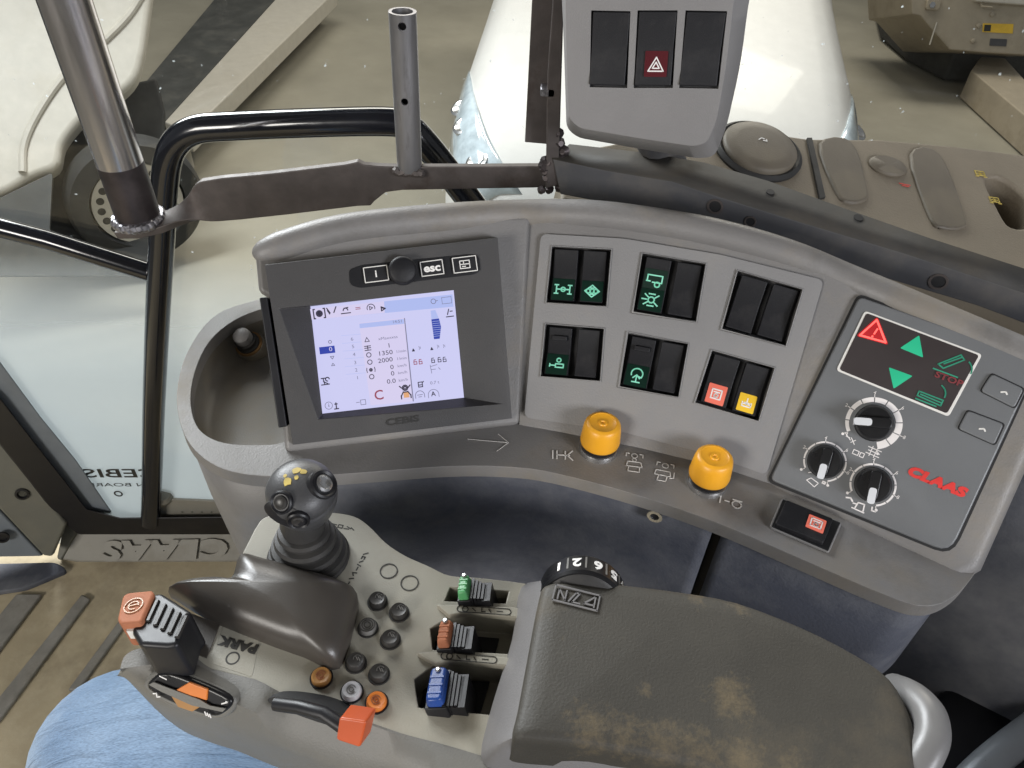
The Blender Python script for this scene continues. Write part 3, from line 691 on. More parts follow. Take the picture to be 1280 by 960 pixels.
# --- rocker switches in the pockets
def lerp2(a, b, t): return (a[0]+(b[0]-a[0])*t, a[1]+(b[1]-a[1])*t)
def quad(Q, x, y):
    return lerp2(lerp2(Q[0], Q[1], x), lerp2(Q[3], Q[2], x), y)
SYM = {}
SYM['axle'] = [[(-.9, -.6), (-.9, .6)], [(.9, -.6), (.9, .6)], [(-.9, 0), (.9, 0)], [(-1.15, -.6), (-.65, -.6)], [(.65, -.6), (1.15, -.6)], [(-1.15, .6), (-.65, .6)], [(.65, .6), (1.15, .6)], circ(.28)]
SYM['diamond'] = [[(-1, 0), (0, .85), (1, 0), (0, -.85), (-1, 0)], circ(.3), circ(.28, c=(-.5, 0)), circ(.28, c=(.5, 0)), [(-.25, .45), (.25, .45)], [(-.25, -.45), (.25, -.45)]]
SYM['trailer'] = [[(-1, -.1), (-1, .7), (.9, .7), (.9, -.2), (-.3, -.2)], circ(.32, c=(.35, -.45)), [(-1.1, -.1), (-.6, -.1)]]
SYM['gears'] = [circ(.4, 10), [(-.9, .7), (-.4, .3)], [(.9, .7), (.4, .3)], [(-.9, -.7), (-.4, -.3)], [(.9, -.7), (.4, -.3)], [(-1.2, 0), (-.6, 0)], [(-.4, .8), (.4, .8)], [(-.4, -.8), (.4, -.8)]]
SYM['cylinder'] = [[(-.2, -.45), (-.2, .05), (.9, .05), (.9, -.45), (-.2, -.45)], [(-1, -.2), (-.2, -.2)], circ(.28, 12, c=(.2, .6)), [(-1, -.4), (-1, 0)]]
SYM['turn'] = [circ(.75, 18, 200, -30, (0, .25)), [(.65, -.2), (.2, -.05)], [(0, .1), (0, -.9)], [(-.45, -.35), (0, .1), (.45, -.35)], [(-.5, -.9), (.5, -.9)]]
SYM['box'] = [[(-.75, -.75), (.75, -.75), (.75, .75), (-.75, .75), (-.75, -.75)], [(-.45, .35), (.45, .35)], circ(.3, 12, c=(0, -.2))]
SYM['lift'] = [[(-.75, -.65), (.75, -.65)], [(-.75, -.65), (-.75, .1)], [(.75, -.65), (.75, .1)], [(0, .8), (0, -.3)], [(-.35, .05), (0, -.3), (.35, .05)], [(-.75, -.2), (.75, -.2)]]
def rocker(Q, x0, x1, syms, label=None, tilt=.0, notch=False, blank=False, lit='green_glow'):
    """one rocker: lower half stands proud; syms = list of (symbol, y, lens material or None)"""
    q = [quad(Q, x0, .04), quad(Q, x1, .04), quad(Q, x1, .95), quad(Q, x0, .95)]
    o = PS.pt(*lerp2(lerp2(q[0], q[1], .5), lerp2(q[3], q[2], .5), .5))
    u = PS.pt(*q[1])-PS.pt(*q[0]); f = Fr(o, u, PS.n)
    w = u.length; h = (PS.pt(*q[3])-PS.pt(*q[0])).length
    b = MB()
    def sec(a): return [f.at(a, -h/2, -.012), f.at(a, -h/2, .0015+tilt), f.at(a, -h*.02, -.0022), f.at(a, h/2, .001-tilt), f.at(a, h/2, -.012)]
    b.loft([sec(-w/2+.0006), sec(w/2-.0006)])
    r = obj('blank_cover' if blank else 'rocker_switch', b, M['switch'], C_, .0009, 2, label=label)
    for s_, yy, lens in syms:
        # the two halves of a rocker slope towards its middle
        hi = .0015+tilt if yy < 0 else .001-tilt
        p0 = f.at(0, 0, -.0022) if yy < 0 else f.at(0, 0, -.0022)
        end = f.at(0, -h/2 if yy < 0 else h/2, hi); start = f.at(0, -h*.02, -.0022)
        d = (end-start).normalized(); vv = -d if yy < 0 else d
        n = f.u.cross(vv); c = start+(end-start)*abs(yy)
        fs_ = Fr(c+n*.0002, f.u, n)
        s0 = w*.29
        if lens:
            b = MB(); bw = w*.86 if 'green' in lens else w*.68; bh = w*.86 if 'green' in lens else w*.74
            b.box(fs_, 0, 0, bw, bh, .0, .0004, .0008); obj('lens', b, M[lens], r)
        fs_ = Fr(c+n*.0006, f.u, n)
        mm = 'white' if lens in ('red_sym', 'yel_sym') else lit
        b = MB().strokes(fs_, SYM[s_], w*.05, .0003, s0*(.8 if lens in ('red_sym', 'yel_sym') else 1)); obj('symbol', b, M[mm], r)
    if notch:
        fn = Fr(f.at(0, h*.27, -.0002), f.u, f.n); b = MB(); b.box(fn, 0, 0, w*.6, h*.1, -.002, .0016, .001); obj('lock_slide', b, M['black'], r, .0006)
    return r
rocker(SW[0], .04, .47, [('axle', -.55, 'green_lens')], 'rocker switch with a lit axle symbol')
rocker(SW[0], .53, .95, [('diamond', -.55, 'green_lens')], 'rocker switch with a lit diamond symbol')
rocker(SW[1], .05, .47, [('trailer', .2, 'green_lens'), ('gears', -.55, 'green_lens')], 'rocker switch with two lit symbols')
rocker(SW[1], .54, .95, [], 'blank cover beside the switch with two symbols', blank=True)
rocker(SW[2], .05, .47, [], 'upper right blank cover, left of two', blank=True)
rocker(SW[2], .54, .95, [], 'upper right blank cover, right of two', blank=True)
rocker(SW[3], .05, .47, [('cylinder', -.55, 'green_lens')], 'rocker switch with a lit cylinder symbol', .002, True)
rocker(SW[3], .55, .95, [], 'blank cover beside the cylinder switch', blank=True)
rocker(SW[4], .05, .48, [('turn', -.55, 'green_lens')], 'rocker switch with a lit turning symbol and lock slide', .002, True)
rocker(SW[4], .55, .95, [], 'blank cover beside the turning switch', blank=True)
rocker(SW[5], .05, .48, [('box', -.55, 'red_sym')], 'rocker switch with a red symbol')
rocker(SW[5], .55, .95, [('lift', -.55, 'yel_sym')], 'rocker switch with a yellow symbol')
for s_ in SW:
    b = MB().slab(PS, [quad(s_, .01, .01), quad(s_, .99, .01), quad(s_, .99, .99), quad(s_, .01, .99)], -.0085, -.0118)
    obj('switch_well', b, M['pocket'], C_)
    # thin lip round the pocket
    b = MB(); qo = [quad(s_, -.02, -.02), quad(s_, 1.02, -.02), quad(s_, 1.02, 1.025), quad(s_, -.02, 1.025)]; qi = [quad(s_, 0, 0), quad(s_, 1, 0), quad(s_, 1, 1), quad(s_, 0, 1)]
    ring = lambda Q, h: [PS.pt(*p, h) for p in Q]
    for a in range(4):
        c_ = (a+1) % 4
        b.loft([[PS.pt(*qi[a], .0036), PS.pt(*qo[a], .0036), PS.pt(*qo[a], .0048), PS.pt(*qi[a], .0048)], [PS.pt(*qi[c_], .0036), PS.pt(*qo[c_], .0036), PS.pt(*qo[c_], .0048), PS.pt(*qi[c_], .0048)]])
    obj('pocket_rim', b, M['bank'], C_, .0004)

# --- yellow push-pull knobs on the ledge
def knob(px, label, lean=(0, 0)):
    f = Fr(led.pt(*px), (1, 0, 0), V((lean[0], lean[1], 1)))
    k = obj('collar', MB().lathe(f, [(a_*.92, h_*.95) for a_, h_ in [(.0172, -.002), (.0172, .003), (.0165, .0045), (.0145, .0045), (.0140, .002)]], 32), M['silver'], C_)
    obj('boot', MB().lathe(f, [(a_*.92, h_*.95) for a_, h_ in [(.0142, .001), (.015, .004), (.0155, .011)]], 32), M['black'], k)
    c = obj('knob', MB().lathe(f, [(a_*.92, h_*.95) for a_, h_ in [(.0145, .008), (.0172, .0105), (.0176, .013), (.0165, .026), (.0155, .031), (.0138, .0328), (.0118, .0332), (.0112, .0326), (.004, .0322), (.0035, .0331), (.002, .0331), (.0015, .0322), (0, .0322)]], 36), M['yellow'], C_, label=label, angle=50)
knob((748, 562), 'left yellow push-pull knob below the switch bank')
knob((883, 604), 'right yellow push-pull knob below the switch bank')
def ledge_sym(px, lines, size, wd=.0009, rot=0):
    f = Fr(led.pt(*px, .0004), (math.cos(rot), math.sin(rot), 0), (0, 0, 1))
    obj('printed_symbol', MB().strokes(f, lines, wd, .0003, size), M['white_line'], C_)
tr1 = [[(-.5, .9), (-.8, .9), (-.8, .5)], [(.5, .9), (.8, .9), (.8, .5)], circ(.28, 12, c=(0, .65)), circ(.2, 8, c=(0, .1)), [(-.6, -.15), (.6, -.15), (.75, -.75), (-.75, -.75), (-.6, -.15)], [(-.5, -.75), (-.6, -1.4), (.5, -1.4), (.5, -.75)]]
tr2 = [[(-.5, .9), (-.8, .9), (-.8, .5)], [(.5, .9), (.8, .9), (.8, .5)], circ(.3, 12, c=(0, .6)), [(-.8, -.1), (.5, -.1), (.6, -.7), (-.9, -.7), (-.8, -.1)], [(-.5, -.7), (-.6, -1.4), (.2, -1.4), (.3, -.7)], [(.9, -.1), (.9, -.8), (.55, -.9)]]
ledge_sym((793, 576), tr1, .0085, .0007, -.1); ledge_sym((831, 588), tr2, .0085, .0007, -.2)
ledge_sym((704, 569), [[(-1, .5), (-1, -.5)], [(-.6, .5), (-.6, -.5)], [(-.6, 0), (.6, 0)], [(.2, .5), (.2, -.5)], [(.9, .6), (.4, 0), (.9, -.6)]], .0085, .001)
ledge_sym((914, 629), [[(-1, .5), (-1, -.3)], [(-.6, .1), (-.2, .1)], circ(.42, 10, c=(.5, 0)), [(.1, .5), (.9, .5)]], .0085, .001, -.3)
ledge_sym((612, 552), [[(-1.4, .1), (1.1, .0)], [(.5, .7), (1.2, 0), (.5, -.8)]], .013, .0004)
# single red-symbol switch low on the ledge
q4 = [(977, 622), (1053, 653), (1037, 690), (962, 658)]
fr4 = led
obj('switch_bezel', MB().slab(fr4, roundp(q4, 4), .003, 0), M['bank'], C_, .001, label='bezel of the lone switch under the control panel')
obj('switch_well', MB().slab(fr4, [lerp2(q4[i], (1007, 656), .06) for i in range(4)], .0036, .001), M['pocket'], C_)
q5 = [(982, 626), (1046, 652), (1033, 684), (967, 657)]
lone = obj('rocker_switch', MB().slab(fr4, roundp([(983, 624), (1042, 648), (1030, 678), (969, 654)], 3), .0075, .001), M['switch'], C_, .0016, label='lone rocker switch with a red symbol under the control panel')
f = Fr(fr4.pt(1020, 655, .0077), led.pt(1042, 664)-led.pt(1020, 655), (0, 0, 1))
b = MB(); b.box(f, 0, 0, .013, .0135, 0, .0004, .001); obj('lens', b, M['red_sym'], lone)
f2 = Fr(f.at(0, 0, .0005), f.u, f.n); obj('symbol', MB().strokes(f2, SYM['box'], .0009, .0003, .0052), M['white'], lone)

# ------------------------------------------------------------------ monitor
mh = .017
T = thing('monitor', 'charcoal terminal with a lit pale blue screen and a row of buttons above', 'monitor', PM.pt(485, 540))
outer = roundp([(330, 332), (430, 313), (540, 302), (622, 297), (632, 410), (640, 522), (500, 538), (366, 556), (345, 440)], 5, 2)
outer2 = [(331, 331), (622, 297), (640, 523), (366, 556)]
fsq = [(388, 383), (567, 362), (580, 497), (403, 517)]
hole = [(349, 386), (611, 358), (629, 505), (398, 524)]
b = MB()
ring = lambda Q, h: [PM.pt(*p, h) for p in Q]
N4 = 4
vs = ring(outer2, -.002)+ring(outer2, mh)+ring(hole, mh)+ring(fsq, .0035)
fsx = []
for i in range(4):
    j = (i+1) % 4
    fsx += [[i, j, 4+j, 4+i], [4+i, 4+j, 8+j, 8+i], [8+i, 8+j, 12+j, 12+i]]
fsx.append([12, 13, 14, 15]); fsx.append([3, 2, 1, 0])
b.add(vs, fsx)
obj('housing', b, M['monitor'], T, .0009, 2)
obj('screen', MB().slab(PM, fsq, .0042, .003), M['scr'], T, smooth=False)
SCR = T.children[-1] if False else [o for o in COL.objects if o.name == 'screen'][0]
def zz(x, y): return (380+x/6, 360+y/6)
SCRF = Fr(PM.pt(485, 440, .0043), PM.pt(567, 362)-PM.pt(388, 383), PM.n)
smp = SCRF.mpp()
def sp(x, y, h=0): return SCRF.pt(*zz(x, y), h)
def spoly(name, pts, mt, h=.0002):
    obj(name, MB().slab(SCRF, [zz(*p) for p in pts], h, 0), M[mt], SCR, smooth=False)
spoly('title_bar', [(45, 158), (1113, 48), (1121, 140), (58, 238)], 'scr_bar', .0001)
spoly('tool_bar', [(45, 158), (600, 100), (606, 186), (58, 238)], 'scr_pane', .00015)
spoly('info_window', [(412, 262), (752, 225), (818, 850), (500, 880)], 'scr_pane', .0001)
spoly('window_edge', [(750, 225), (757, 226), (824, 850), (816, 851)], 'scr_grey', .0002)
spoly('window_title', [(415, 268), (748, 232), (752, 268), (418, 302)], 'scr_bar', .00018)
spoly('gear_highlight', [(113, 445), (228, 432), (235, 485), (120, 498)], 'scr_hl', .0002)
spoly('scale_bar', [(955, 235), (1012, 228), (1028, 290), (1018, 380), (975, 384)], 'scr_hl', .0002)
spoly('scale_top', [(950, 170), (985, 165), (1010, 226), (956, 233)], 'scr_bar', .0002)
for i in range(8):
    y = 250+i*16; spoly('scale_tick', [(962+i, y), (1024, y-6), (1024, y-3), (962+i, y+3)], 'scr_bar', .0003)
def stext(s, x, y, hpx, mt='scr_ink', wd=1.15, bold=0.0):
    f = Fr(sp(x, y, .00022), SCRF.u, SCRF.n); text('screen_text', s, f, hpx/6*smp, M[mt], SCR, ext=.0001, lift=.0, width=wd, bold=bold)
for i, (s, x, y) in enumerate([('6', 360, 384), ('5', 368, 440), ('4', 376, 500), ('3', 384, 560), ('2', 392, 616), ('1', 402, 674)]): stext(s, x, y, 26, 'scr_grey')
stext('0', 200, 460, 32, 'scr_pane')
stext('14:51', 700, 252, 22, 'scr_grey'); stext('xMaxxxss', 630, 374, 22, 'scr_grey', 1.2)
for s, x, y in [('1', 638, 432), ('1350', 610, 488), ('2000', 610, 542), ('0', 660, 594), ('0', 665, 642), ('0.0', 655, 700)]: stext(s, x, y, 34, 'scr_ink', 1.2)
for s, x, y in [('1/min', 728, 474), ('1/min', 732, 528), ('km/h', 736, 582), ('km/h', 740, 634), ('km/h', 745, 690)]: stext(s, x, y, 22, 'scr_grey')
stext('C', 562, 806, 74, 'scr_red', 1.0, .00012)
stext('0.7 t', 980, 710, 24, 'scr_grey'); stext('A', 970, 795, 36, 'scr_ink', 1, .0001)
stext('i', 186, 880, 30, 'scr_ink')
def sicon(lines, x, y, r, mt='scr_ink', wd=.0007):
    f = Fr(sp(x, y, .0002), SCRF.u, SCRF.n); obj('screen_icon', MB().strokes(f, lines, wd*.75, .0002, r/6*smp), M[mt], SCR, smooth=False)
sicon([circ(.62, 14), circ(.35, 10), circ(.15, 8), [(-.9, -1), (-1.2, -1), (-1.2, 1), (-.9, 1)], [(.9, -1), (1.2, -1), (1.2, 1), (.9, 1)]], 115, 192, 34, wd=.0013)
sicon([[(-1, .7), (-.4, -.4)], [(1, .8), (.4, -.4)], [(-.9, .2), (-.5, -.6)]], 208, 172, 34, wd=.0012)
sicon([circ(.5, 10, 0, 180, (0, .1)), [(-1, -.5), (1, -.5)], [(-.3, .6), (.6, .7)]], 312, 172, 34, wd=.0011)
sicon([[(-.6, .3), (.6, .3)], [(-.6, -.1), (.6, -.1)]], 405, 155, 28, 'scr_red')
sicon([circ(.9, 12, -20, 200), [(-.3, .4), (.4, 0), (-.3, -.4), (-.3, .4)]], 502, 150, 32, wd=.0008)
sicon([[(-.4, .5), (.6, 0), (-.4, -.5), (-.4, .5)], [(-.2, .2), (.4, 0)]], 592, 155, 30, wd=.0012)
sicon([circ(.6, 12), [(.6, 0), (1.1, .1)]], 970, 100, 30, 'scr_grey')
sicon([[(-.9, -.6), (.9, -.6), (.9, .6), (-.9, .6), (-.9, -.6)]], 1070, 92, 40, 'scr_grey', .0005)
sicon([[(-.6, -.7), (-.1, .7)], [(.2, .1), (.8, .1)], [(-1, -1.3), (1, -1.3)]], 1090, 178, 28, wd=.0011)
sicon([[(-.6, -.5), (0, .6), (.6, -.5), (-.6, -.5)]], 472, 388, 28, 'scr_ink', .0007)
sicon([[(-.8, .5), (.8, .5)], [(-.8, 0), (.8, 0)], [(-.8, -.6), (.8, -.6)], [(0, .6), (0, -.6)]], 478, 450, 28, wd=.0009)
for (x, y) in ((486, 502), (494, 556), (508, 665)): sicon([circ(.6, 12)], x, y, 28, 'scr_ink', .0008)
sicon([circ(.4, 8), circ(.2, 8), [(-1, .6), (-1.1, 0), (-1, -.6)], [(1, .6), (1.1, 0), (1, -.6)]], 502, 614, 28, wd=.0008)
sicon([circ(.5, 10)], 195, 404, 22, 'scr_grey'); sicon([[(-.6, .4), (.6, .4), (0, -.5), (-.6, .4)]], 212, 522, 22, 'scr_grey'); sicon([[(-.6, -.4), (.6, -.4), (0, .5), (-.6, -.4)]], 218, 574, 20, 'scr_grey')
sicon([[(-.8, .7), (.2, .7)], [(-.4, .7), (-.2, -.5)], [(-.9, -.7), (.8, -.7)], [(-.4, 0), (.5, -.6)], circ(.4, 10, 0, 270, (.5, .4))], 160, 700, 34, wd=.0011)
sicon([circ(.8, 12)], 186, 882, 34, 'scr_grey', .0006); sicon([[(0, .8), (0, -.6)], [(-.5, -.7), (.5, -.7)], [(-.3, .5), (.3, .5)]], 242, 885, 30, wd=.0012)
sicon([[(-.9, 0), (-.2, 0)], [(0, -.6), (1, -.6), (1, .4), (0, .4), (0, -.6)]], 425, 855, 36, 'scr_grey', .0006)
sicon([circ(.5, 10, c=(0, .8)), circ(.25, 8, c=(0, .8)), [(-1, 1.2), (-.6, .8)], [(1, 1.2), (.6, .8)], [(-.9, -1.2), (-.9, -.6)], [(.9, -1.2), (.9, -.6)], [(-.9, -.7), (-.4, .1)], [(.9, -.7), (.4, .1)], [(-.3, 0), (.3, 0)]], 762, 780, 40, wd=.0013)
spoly('screen_icon', [(745, 780), (785, 776), (792, 820), (750, 824)], 'scr_amb', .00035)
for (x, y) in ((835, 558), (874, 555), (968, 545), (1016, 540), (1054, 538)): sicon([[(-.45, -.6), (.45, -.6), (.45, .2), (-.45, .2), (-.45, -.6)], [(-.45, .2), (-.3, .8), (.3, .8)]], x, y, 24, 'scr_red' if x < 900 else 'scr_ink', .0008)
for (x, y) in ((820, 465), (958, 455)): sicon([[(-.4, -.4), (.4, -.4), (0, .4), (-.4, -.4)], [(0, -.3), (0, .2)]], x, y, 20, wd=.0009)
for (x, y) in ((862, 450), (1000, 440), (1045, 436)): sicon([[(0, .6), (.2, 0), (0, -.6)], [(.5, .4), (.5, -.3)]], x, y, 22, 'scr_grey', .0005)
sicon([[(-.8, .4), (.4, .6)], [(-.8, -.2), (0, -.2)], [(-.9, .7), (-.8, -.9)], [(.6, 0), (.9, -.4)]], 985, 600, 40, 'scr_grey', .0006)
sicon([[(-.5, -.8), (.5, -.8), (.5, .4), (-.5, .4), (-.5, -.8)], [(-.3, -.3), (.3, -.3)], [(.5, .2), (.9, .5)]], 872, 718, 30, wd=.001)
sicon([circ(.9, 12, 0, 180), [(-.9, 0), (-.9, -.5)], [(.9, 0), (.9, -.5)], [(-.5, .1), (.5, .1)], [(-.3, -.3), (.3, -.3)]], 870, 805, 38, 'scr_grey', .0007)
sicon([circ(1, 14, 0, 180), [(-1, 0), (-1, -.5)], [(1, 0), (1, -.5)]], 972, 800, 40, 'scr_grey', .0006)
for yy in (0, 58, 116, 174, 232, 290): sicon([[(-3, .15), (3, -.15)]], 352+yy*.13, 352+yy, 24, 'scr_bar', .0003)
# buttons above the screen
bf = Fr(PM.pt(515, 338, mh), PM.pt(598, 328)-PM.pt(434, 347), PM.n)
recess = roundp([(436, 337), (452, 331), (590, 317), (599, 321), (601, 338), (594, 343), (450, 360), (437, 356)], 5)
obj('button_strip', MB().slab(PM, recess, mh+.0006, mh-.002), M['black'], T, .0004)
for nm, q in (('button', [(452, 334), (485, 330), (488, 351), (455, 355)]), ('button', [(523, 327), (554, 323), (557, 343), (526, 347)]), ('button', [(563, 322), (596, 318), (599, 339), (566, 343)])):
    bb = obj(nm, MB().slab(PM, roundp(q, 2.5, 2), mh+.0022, mh), M['switch'], T, .0006)
    b = MB(); qi = [lerp2(p, (sum(a[0] for a in q)/4, sum(a[1] for a in q)/4), .12) for p in q]
    fb = Fr(PM.pt(*lerp2(q[0], q[2], .5), mh+.0023), bf.u, PM.n)
    rel = [((PM.pt(*p, mh+.0023)-fb.o).dot(fb.u), (PM.pt(*p, mh+.0023)-fb.o).dot(fb.v)) for p in qi]
    obj('button_outline', MB().strokes(fb, [rel+[rel[0]]], .0007, .0003), M['white_line'], bb)
    if q[0][0] == 452: text('button_text', 'i', fb, .0055, M['white'], bb, bold=.0002)
    elif q[0][0] == 523: text('button_text', 'esc', fb, .0062, M['white'], bb, bold=.0003, width=1.2)
    else: obj('button_icon', MB().strokes(fb, [[(-.9, -.7), (.9, -.7), (.9, .7), (-.9, .7), (-.9, -.7)], [(-.9, .05), (.9, .05)], [(-.2, .05), (-.2, .7)], [(-.5, -.35), (.1, -.35)]], .0007, .0003, .0043), M['white'], bb)
kb = Fr(PM.pt(503, 339, mh), bf.u, PM.n)
obj('dial', MB().lathe(kb, [(.0112, 0), (.0112, .006), (.0105, .0085), (.0088, .0095), (.0, .0095)], 32), M['switch'], T, angle=50)
obj('side_hinge', MB().slab(PM, [(324, 372), (334, 371), (359, 533), (348, 535)], mh-.001, -.004), M['black'], T, .001)
f = Fr(PM.pt(503, 526, mh), PM.pt(567, 362)-PM.pt(388, 383), PM.n); text('maker_mark', 'CEBIS', f, .0052, M['btn'], T, width=1.5, bold=.0002)

# ------------------------------------------------------------------ control panel
K = thing('control_panel', 'grey control panel with indicator display, three rotary knobs and red lettering', 'control panel', PC.pt(1125, 540))
cp = roundp([(1074, 370), (1300, 450), (1188, 692), (962, 600)], [8, 8, 22, 8])
obj('gasket', MB().slab(PC, roundp([(1072, 367), (1303, 448), (1190, 696), (958, 602)], [9, 9, 24, 9]), .0006, -.002), M['pocket'], K)
obj('plate', MB().slab(PC, cp, .003, -.002), M['panel'], K, .0016, 2)
H = .003
cf = Fr(PC.pt(1125, 540, H), PC.pt(1300, 450)-PC.pt(1074, 370), PC.n)
def csub(p, h=.0): return Fr(PC.pt(*p, H+h), cf.u, PC.n)
disp_o = roundp([(1081, 388), (1228, 443), (1186, 521), (1045, 463)], 5)
disp_i = roundp([(1083, 391), (1224, 444), (1184, 517), (1049, 462)], 4)
D = obj('indicator_display', MB().slab(PC, disp_o, H+.0007, H-.001), M['white_line'], K, .0003)
obj('display_window', MB().slab(PC, disp_i, H+.0011, H), M['display'], D, .0003)
tri = [(1096, 400), (1107, 428), (1075, 419)]
HH = .0013
cc = (1093, 416)
obj('warning_field', MB().slab(PC, roundp([lerp2(p, cc, -.28) for p in tri], 4), H+HH, H), M['red_glow'], D)
fw = csub(cc, HH)
rl = [((PC.pt(*p, H+HH)-fw.o).dot(fw.u), (PC.pt(*p, H+HH)-fw.o).dot(fw.v)) for p in tri]
obj('warning_triangle', MB().strokes(fw, [rl+[rl[0]]], .0014, .0004), M['red_lit'], D)
obj('warning_mark', MB().strokes(fw, [[(.0008, .0035), (.0002, -.0008)], [(-.0002, -.0028), (-.0003, -.0034)]], .0013, .0004), M['red_lit'], D)
obj('up_arrow', MB().slab(PC, roundp([(1149, 419), (1154, 447), (1125, 435)], 2), H+HH, H), M['green_lit'], D)
obj('down_arrow', MB().slab(PC, roundp([(1111, 459), (1141, 470), (1117, 486)], 2), H+HH, H), M['green_lit'], D)
lift = [[(-1, -.5), (.3, .9), (.7, .6), (-.5, -.7), (-1, -.5)], [(-.6, -.3), (.4, .7)], [(-1.2, -1), (.8, -1)], circ(1, 8, 60, 0, (.6, -.3))]
obj('lift_symbol', MB().strokes(csub((1191, 454), HH), lift, .001, .0003, .0085), M['green_dim'], D)
text('stop_word', 'STOP', csub((1186, 474), HH), .0045, M['red_dim'], D, width=1.3, bold=.0002)
low = [[(-1.1, -.1), (.9, -.1), (.9, -.6), (-1.1, -.5), (-1.1, -.1)], [(-.9, -.3), (.8, -.35)], [(-1.1, -.8), (.6, -.8)], circ(.9, 8, 70, 0, (.0, .2))]
obj('lower_symbol', MB().strokes(csub((1166, 494), HH), low, .001, .0003, .0085), M['green_dim'], D)
def rotary(p, R, r, ang, n, wedge, hgt, label):
    f = csub(p)
    kk = obj('rotary_knob', MB().lathe(f, [(r*1.03, 0), (r*1.05, .001), (r, .0018), (r*.97, hgt*.8), (r*.86, hgt), (0, hgt)], 32), M['knob'], K, label=label, angle=45)
    g_ = Fr(f.at(0, 0, hgt), f.u, f.n)
    a = math.radians(ang)
    bar = Fr(f.at(0, 0, hgt-.001), f.u*math.cos(a)+f.v*math.sin(a), f.n)
    b = MB(); b.box(bar, 0, 0, r*1.75, r*.62, -.0005, .0045, r*.28); obj('grip_bar', b, M['knob'], kk, .0009)
    b = MB(); b.box(bar, r*.62, 0, r*.95, r*.42, .0045, .0052, r*.18)
    b.loft([[bar.at(r*.98, -r*.2, .001-hgt+.002), bar.at(r*1.02, -r*.2, -.0), bar.at(r*1.02, r*.2, 0), bar.at(r*.98, r*.2, .001-hgt+.002)], [bar.at(r*1.09, -r*.2, .001-hgt+.002), bar.at(r*1.06, -r*.2, .0046), bar.at(r*1.06, r*.2, .0046), bar.at(r*1.09, r*.2, .001-hgt+.002)]])
    obj('pointer', b, M['pointer'], kk)
    # scale of blocks from lower left round to lower right, widening
    a0, a1 = 225, -60
    for i in range(n):
        s0 = a0+(a1-a0)*i/n; s1 = a0+(a1-a0)*(i+1)/n
        wi = R-(R-r*1.06)*(.45+.55*i/n if wedge else .5)
        obj('scale_block', MB().ringpath(f, wi, R, .0, .0003, s0-1.2, s1+1.2, 5), M['scale'], K)
    for i in range(6):
        s0 = math.radians(a0+(a1-a0)*i/5)
        ff = Fr(f.at(math.cos(s0)*R*1.17, math.sin(s0)*R*1.17), cf.u, cf.n)
        if i in (0, 5): obj('scale_mark', MB().lathe(ff, [(.0011, 0), (.0011, .0003)], 8), M['scale'], K)
        else: text('scale_mark', str(i*2), ff, .0027, M['scale'], K)
        c_, s_ = math.cos(s0), math.sin(s0)
        obj('scale_tick', MB().strokes(f, [[(c_*R*1.0, s_*R*1.0), (c_*R*1.1, s_*R*1.1)]], .0005, .0003), M['scale'], K)
mp = cf.mpp()
rotary((1092, 529), 33*mp, 22*mp, 200, 10, True, .011, 'largest rotary knob on top of the three')
rotary((1031, 577), 26*mp, 20.5*mp, -82, 10, False, .011, 'left of the two lower rotary knobs')
rotary((1091, 606), 27*mp, 21*mp, -78, 10, False, .011, 'right of the two lower rotary knobs')
def csym(p, lines, k, wd=.0006, rot=0): obj('printed_symbol', MB().strokes(csub(p), lines, wd, .0003, k*.8), M['scale'], K)
csym((1062, 548), [[(-1, .6), (.2, -.2)], [(-.6, .7), (-.6, .1), (0, .1)], [(.2, .2), (1, -.6)], [(.4, -.5), (.9, .1)]], .006)
csym((1073, 567), [[(-1, .4), (-1, -.4), (0, -.4), (0, .4), (-1, .4)], [(.3, -.4), (.3, .4), (1, .4), (1, -.4), (.3, -.4)]], .005)
csym((1092, 565), [[(-1, .5), (1, .5)], [(-.8, 0), (.9, 0)], [(-1, -.5), (1, -.5)], [(-.4, .8), (-.4, -.8)], [(.3, .8), (.3, -.8)]], .006)
csym((1015, 603), [[(-.9, 0), (-.4, .6), (.9, .3), (.6, -.5), (-.9, 0)], [(-1.1, 1.2), (-.7, 1.5)]], .006)
csym((1030, 603), [[(-.4, .2), (.4, .2), (.4, -.4), (-.4, -.4), (-.4, .2)]], .003, .001)
csym((1062, 625), [[(-.8, .2), (0, .5), (.6, 0)]], .0045, .0012)
csym((1074, 634), [[(-.9, -.5), (.9, -.5)], [(-.5, -.3), (-.4, .6), (.5, .7), (.7, -.3)], [(-1, .2), (-.4, .3)]], .0062, .001)
csym((1092, 637), [[(-.5, .4), (-.3, -.4), (.5, -.3), (.4, .1)]], .004, .001)
f = csub((1170, 602)); f = Fr(f.o, PC.pt(1200, 614)-PC.pt(1142, 590), PC.n)
text('maker_lettering', 'CLAAS', f, .0068, M['red_print'], K, width=1.32, bold=.0007, shear=.15, spacing=1.1)
for q, lab in (([(1240, 467), (1280, 486), (1268, 510), (1226, 489)], 'upper'), ([(1210, 513), (1255, 530), (1243, 556), (1198, 536)], 'lower')):
    obj('key_gap', MB().slab(PC, roundp([lerp2(p, (sum(a[0] for a in q)/4, sum(a[1] for a in q)/4), -.08) for p in q], 5), H+.0004, H-.001), M['pocket'], K)
    kk = obj('key', MB().slab(PC, roundp(q, 5), H+.0022, H), M['panel'], K, .0009)
    ff = csub(lerp2(q[0], q[2], .55), .0023); obj('key_mark', MB().strokes(ff, [[(-.7, -.2), (.1, .2)], [(.3, .2), (.7, -.2)]], .0011, .0003, .0028), M['white_line'], kk)

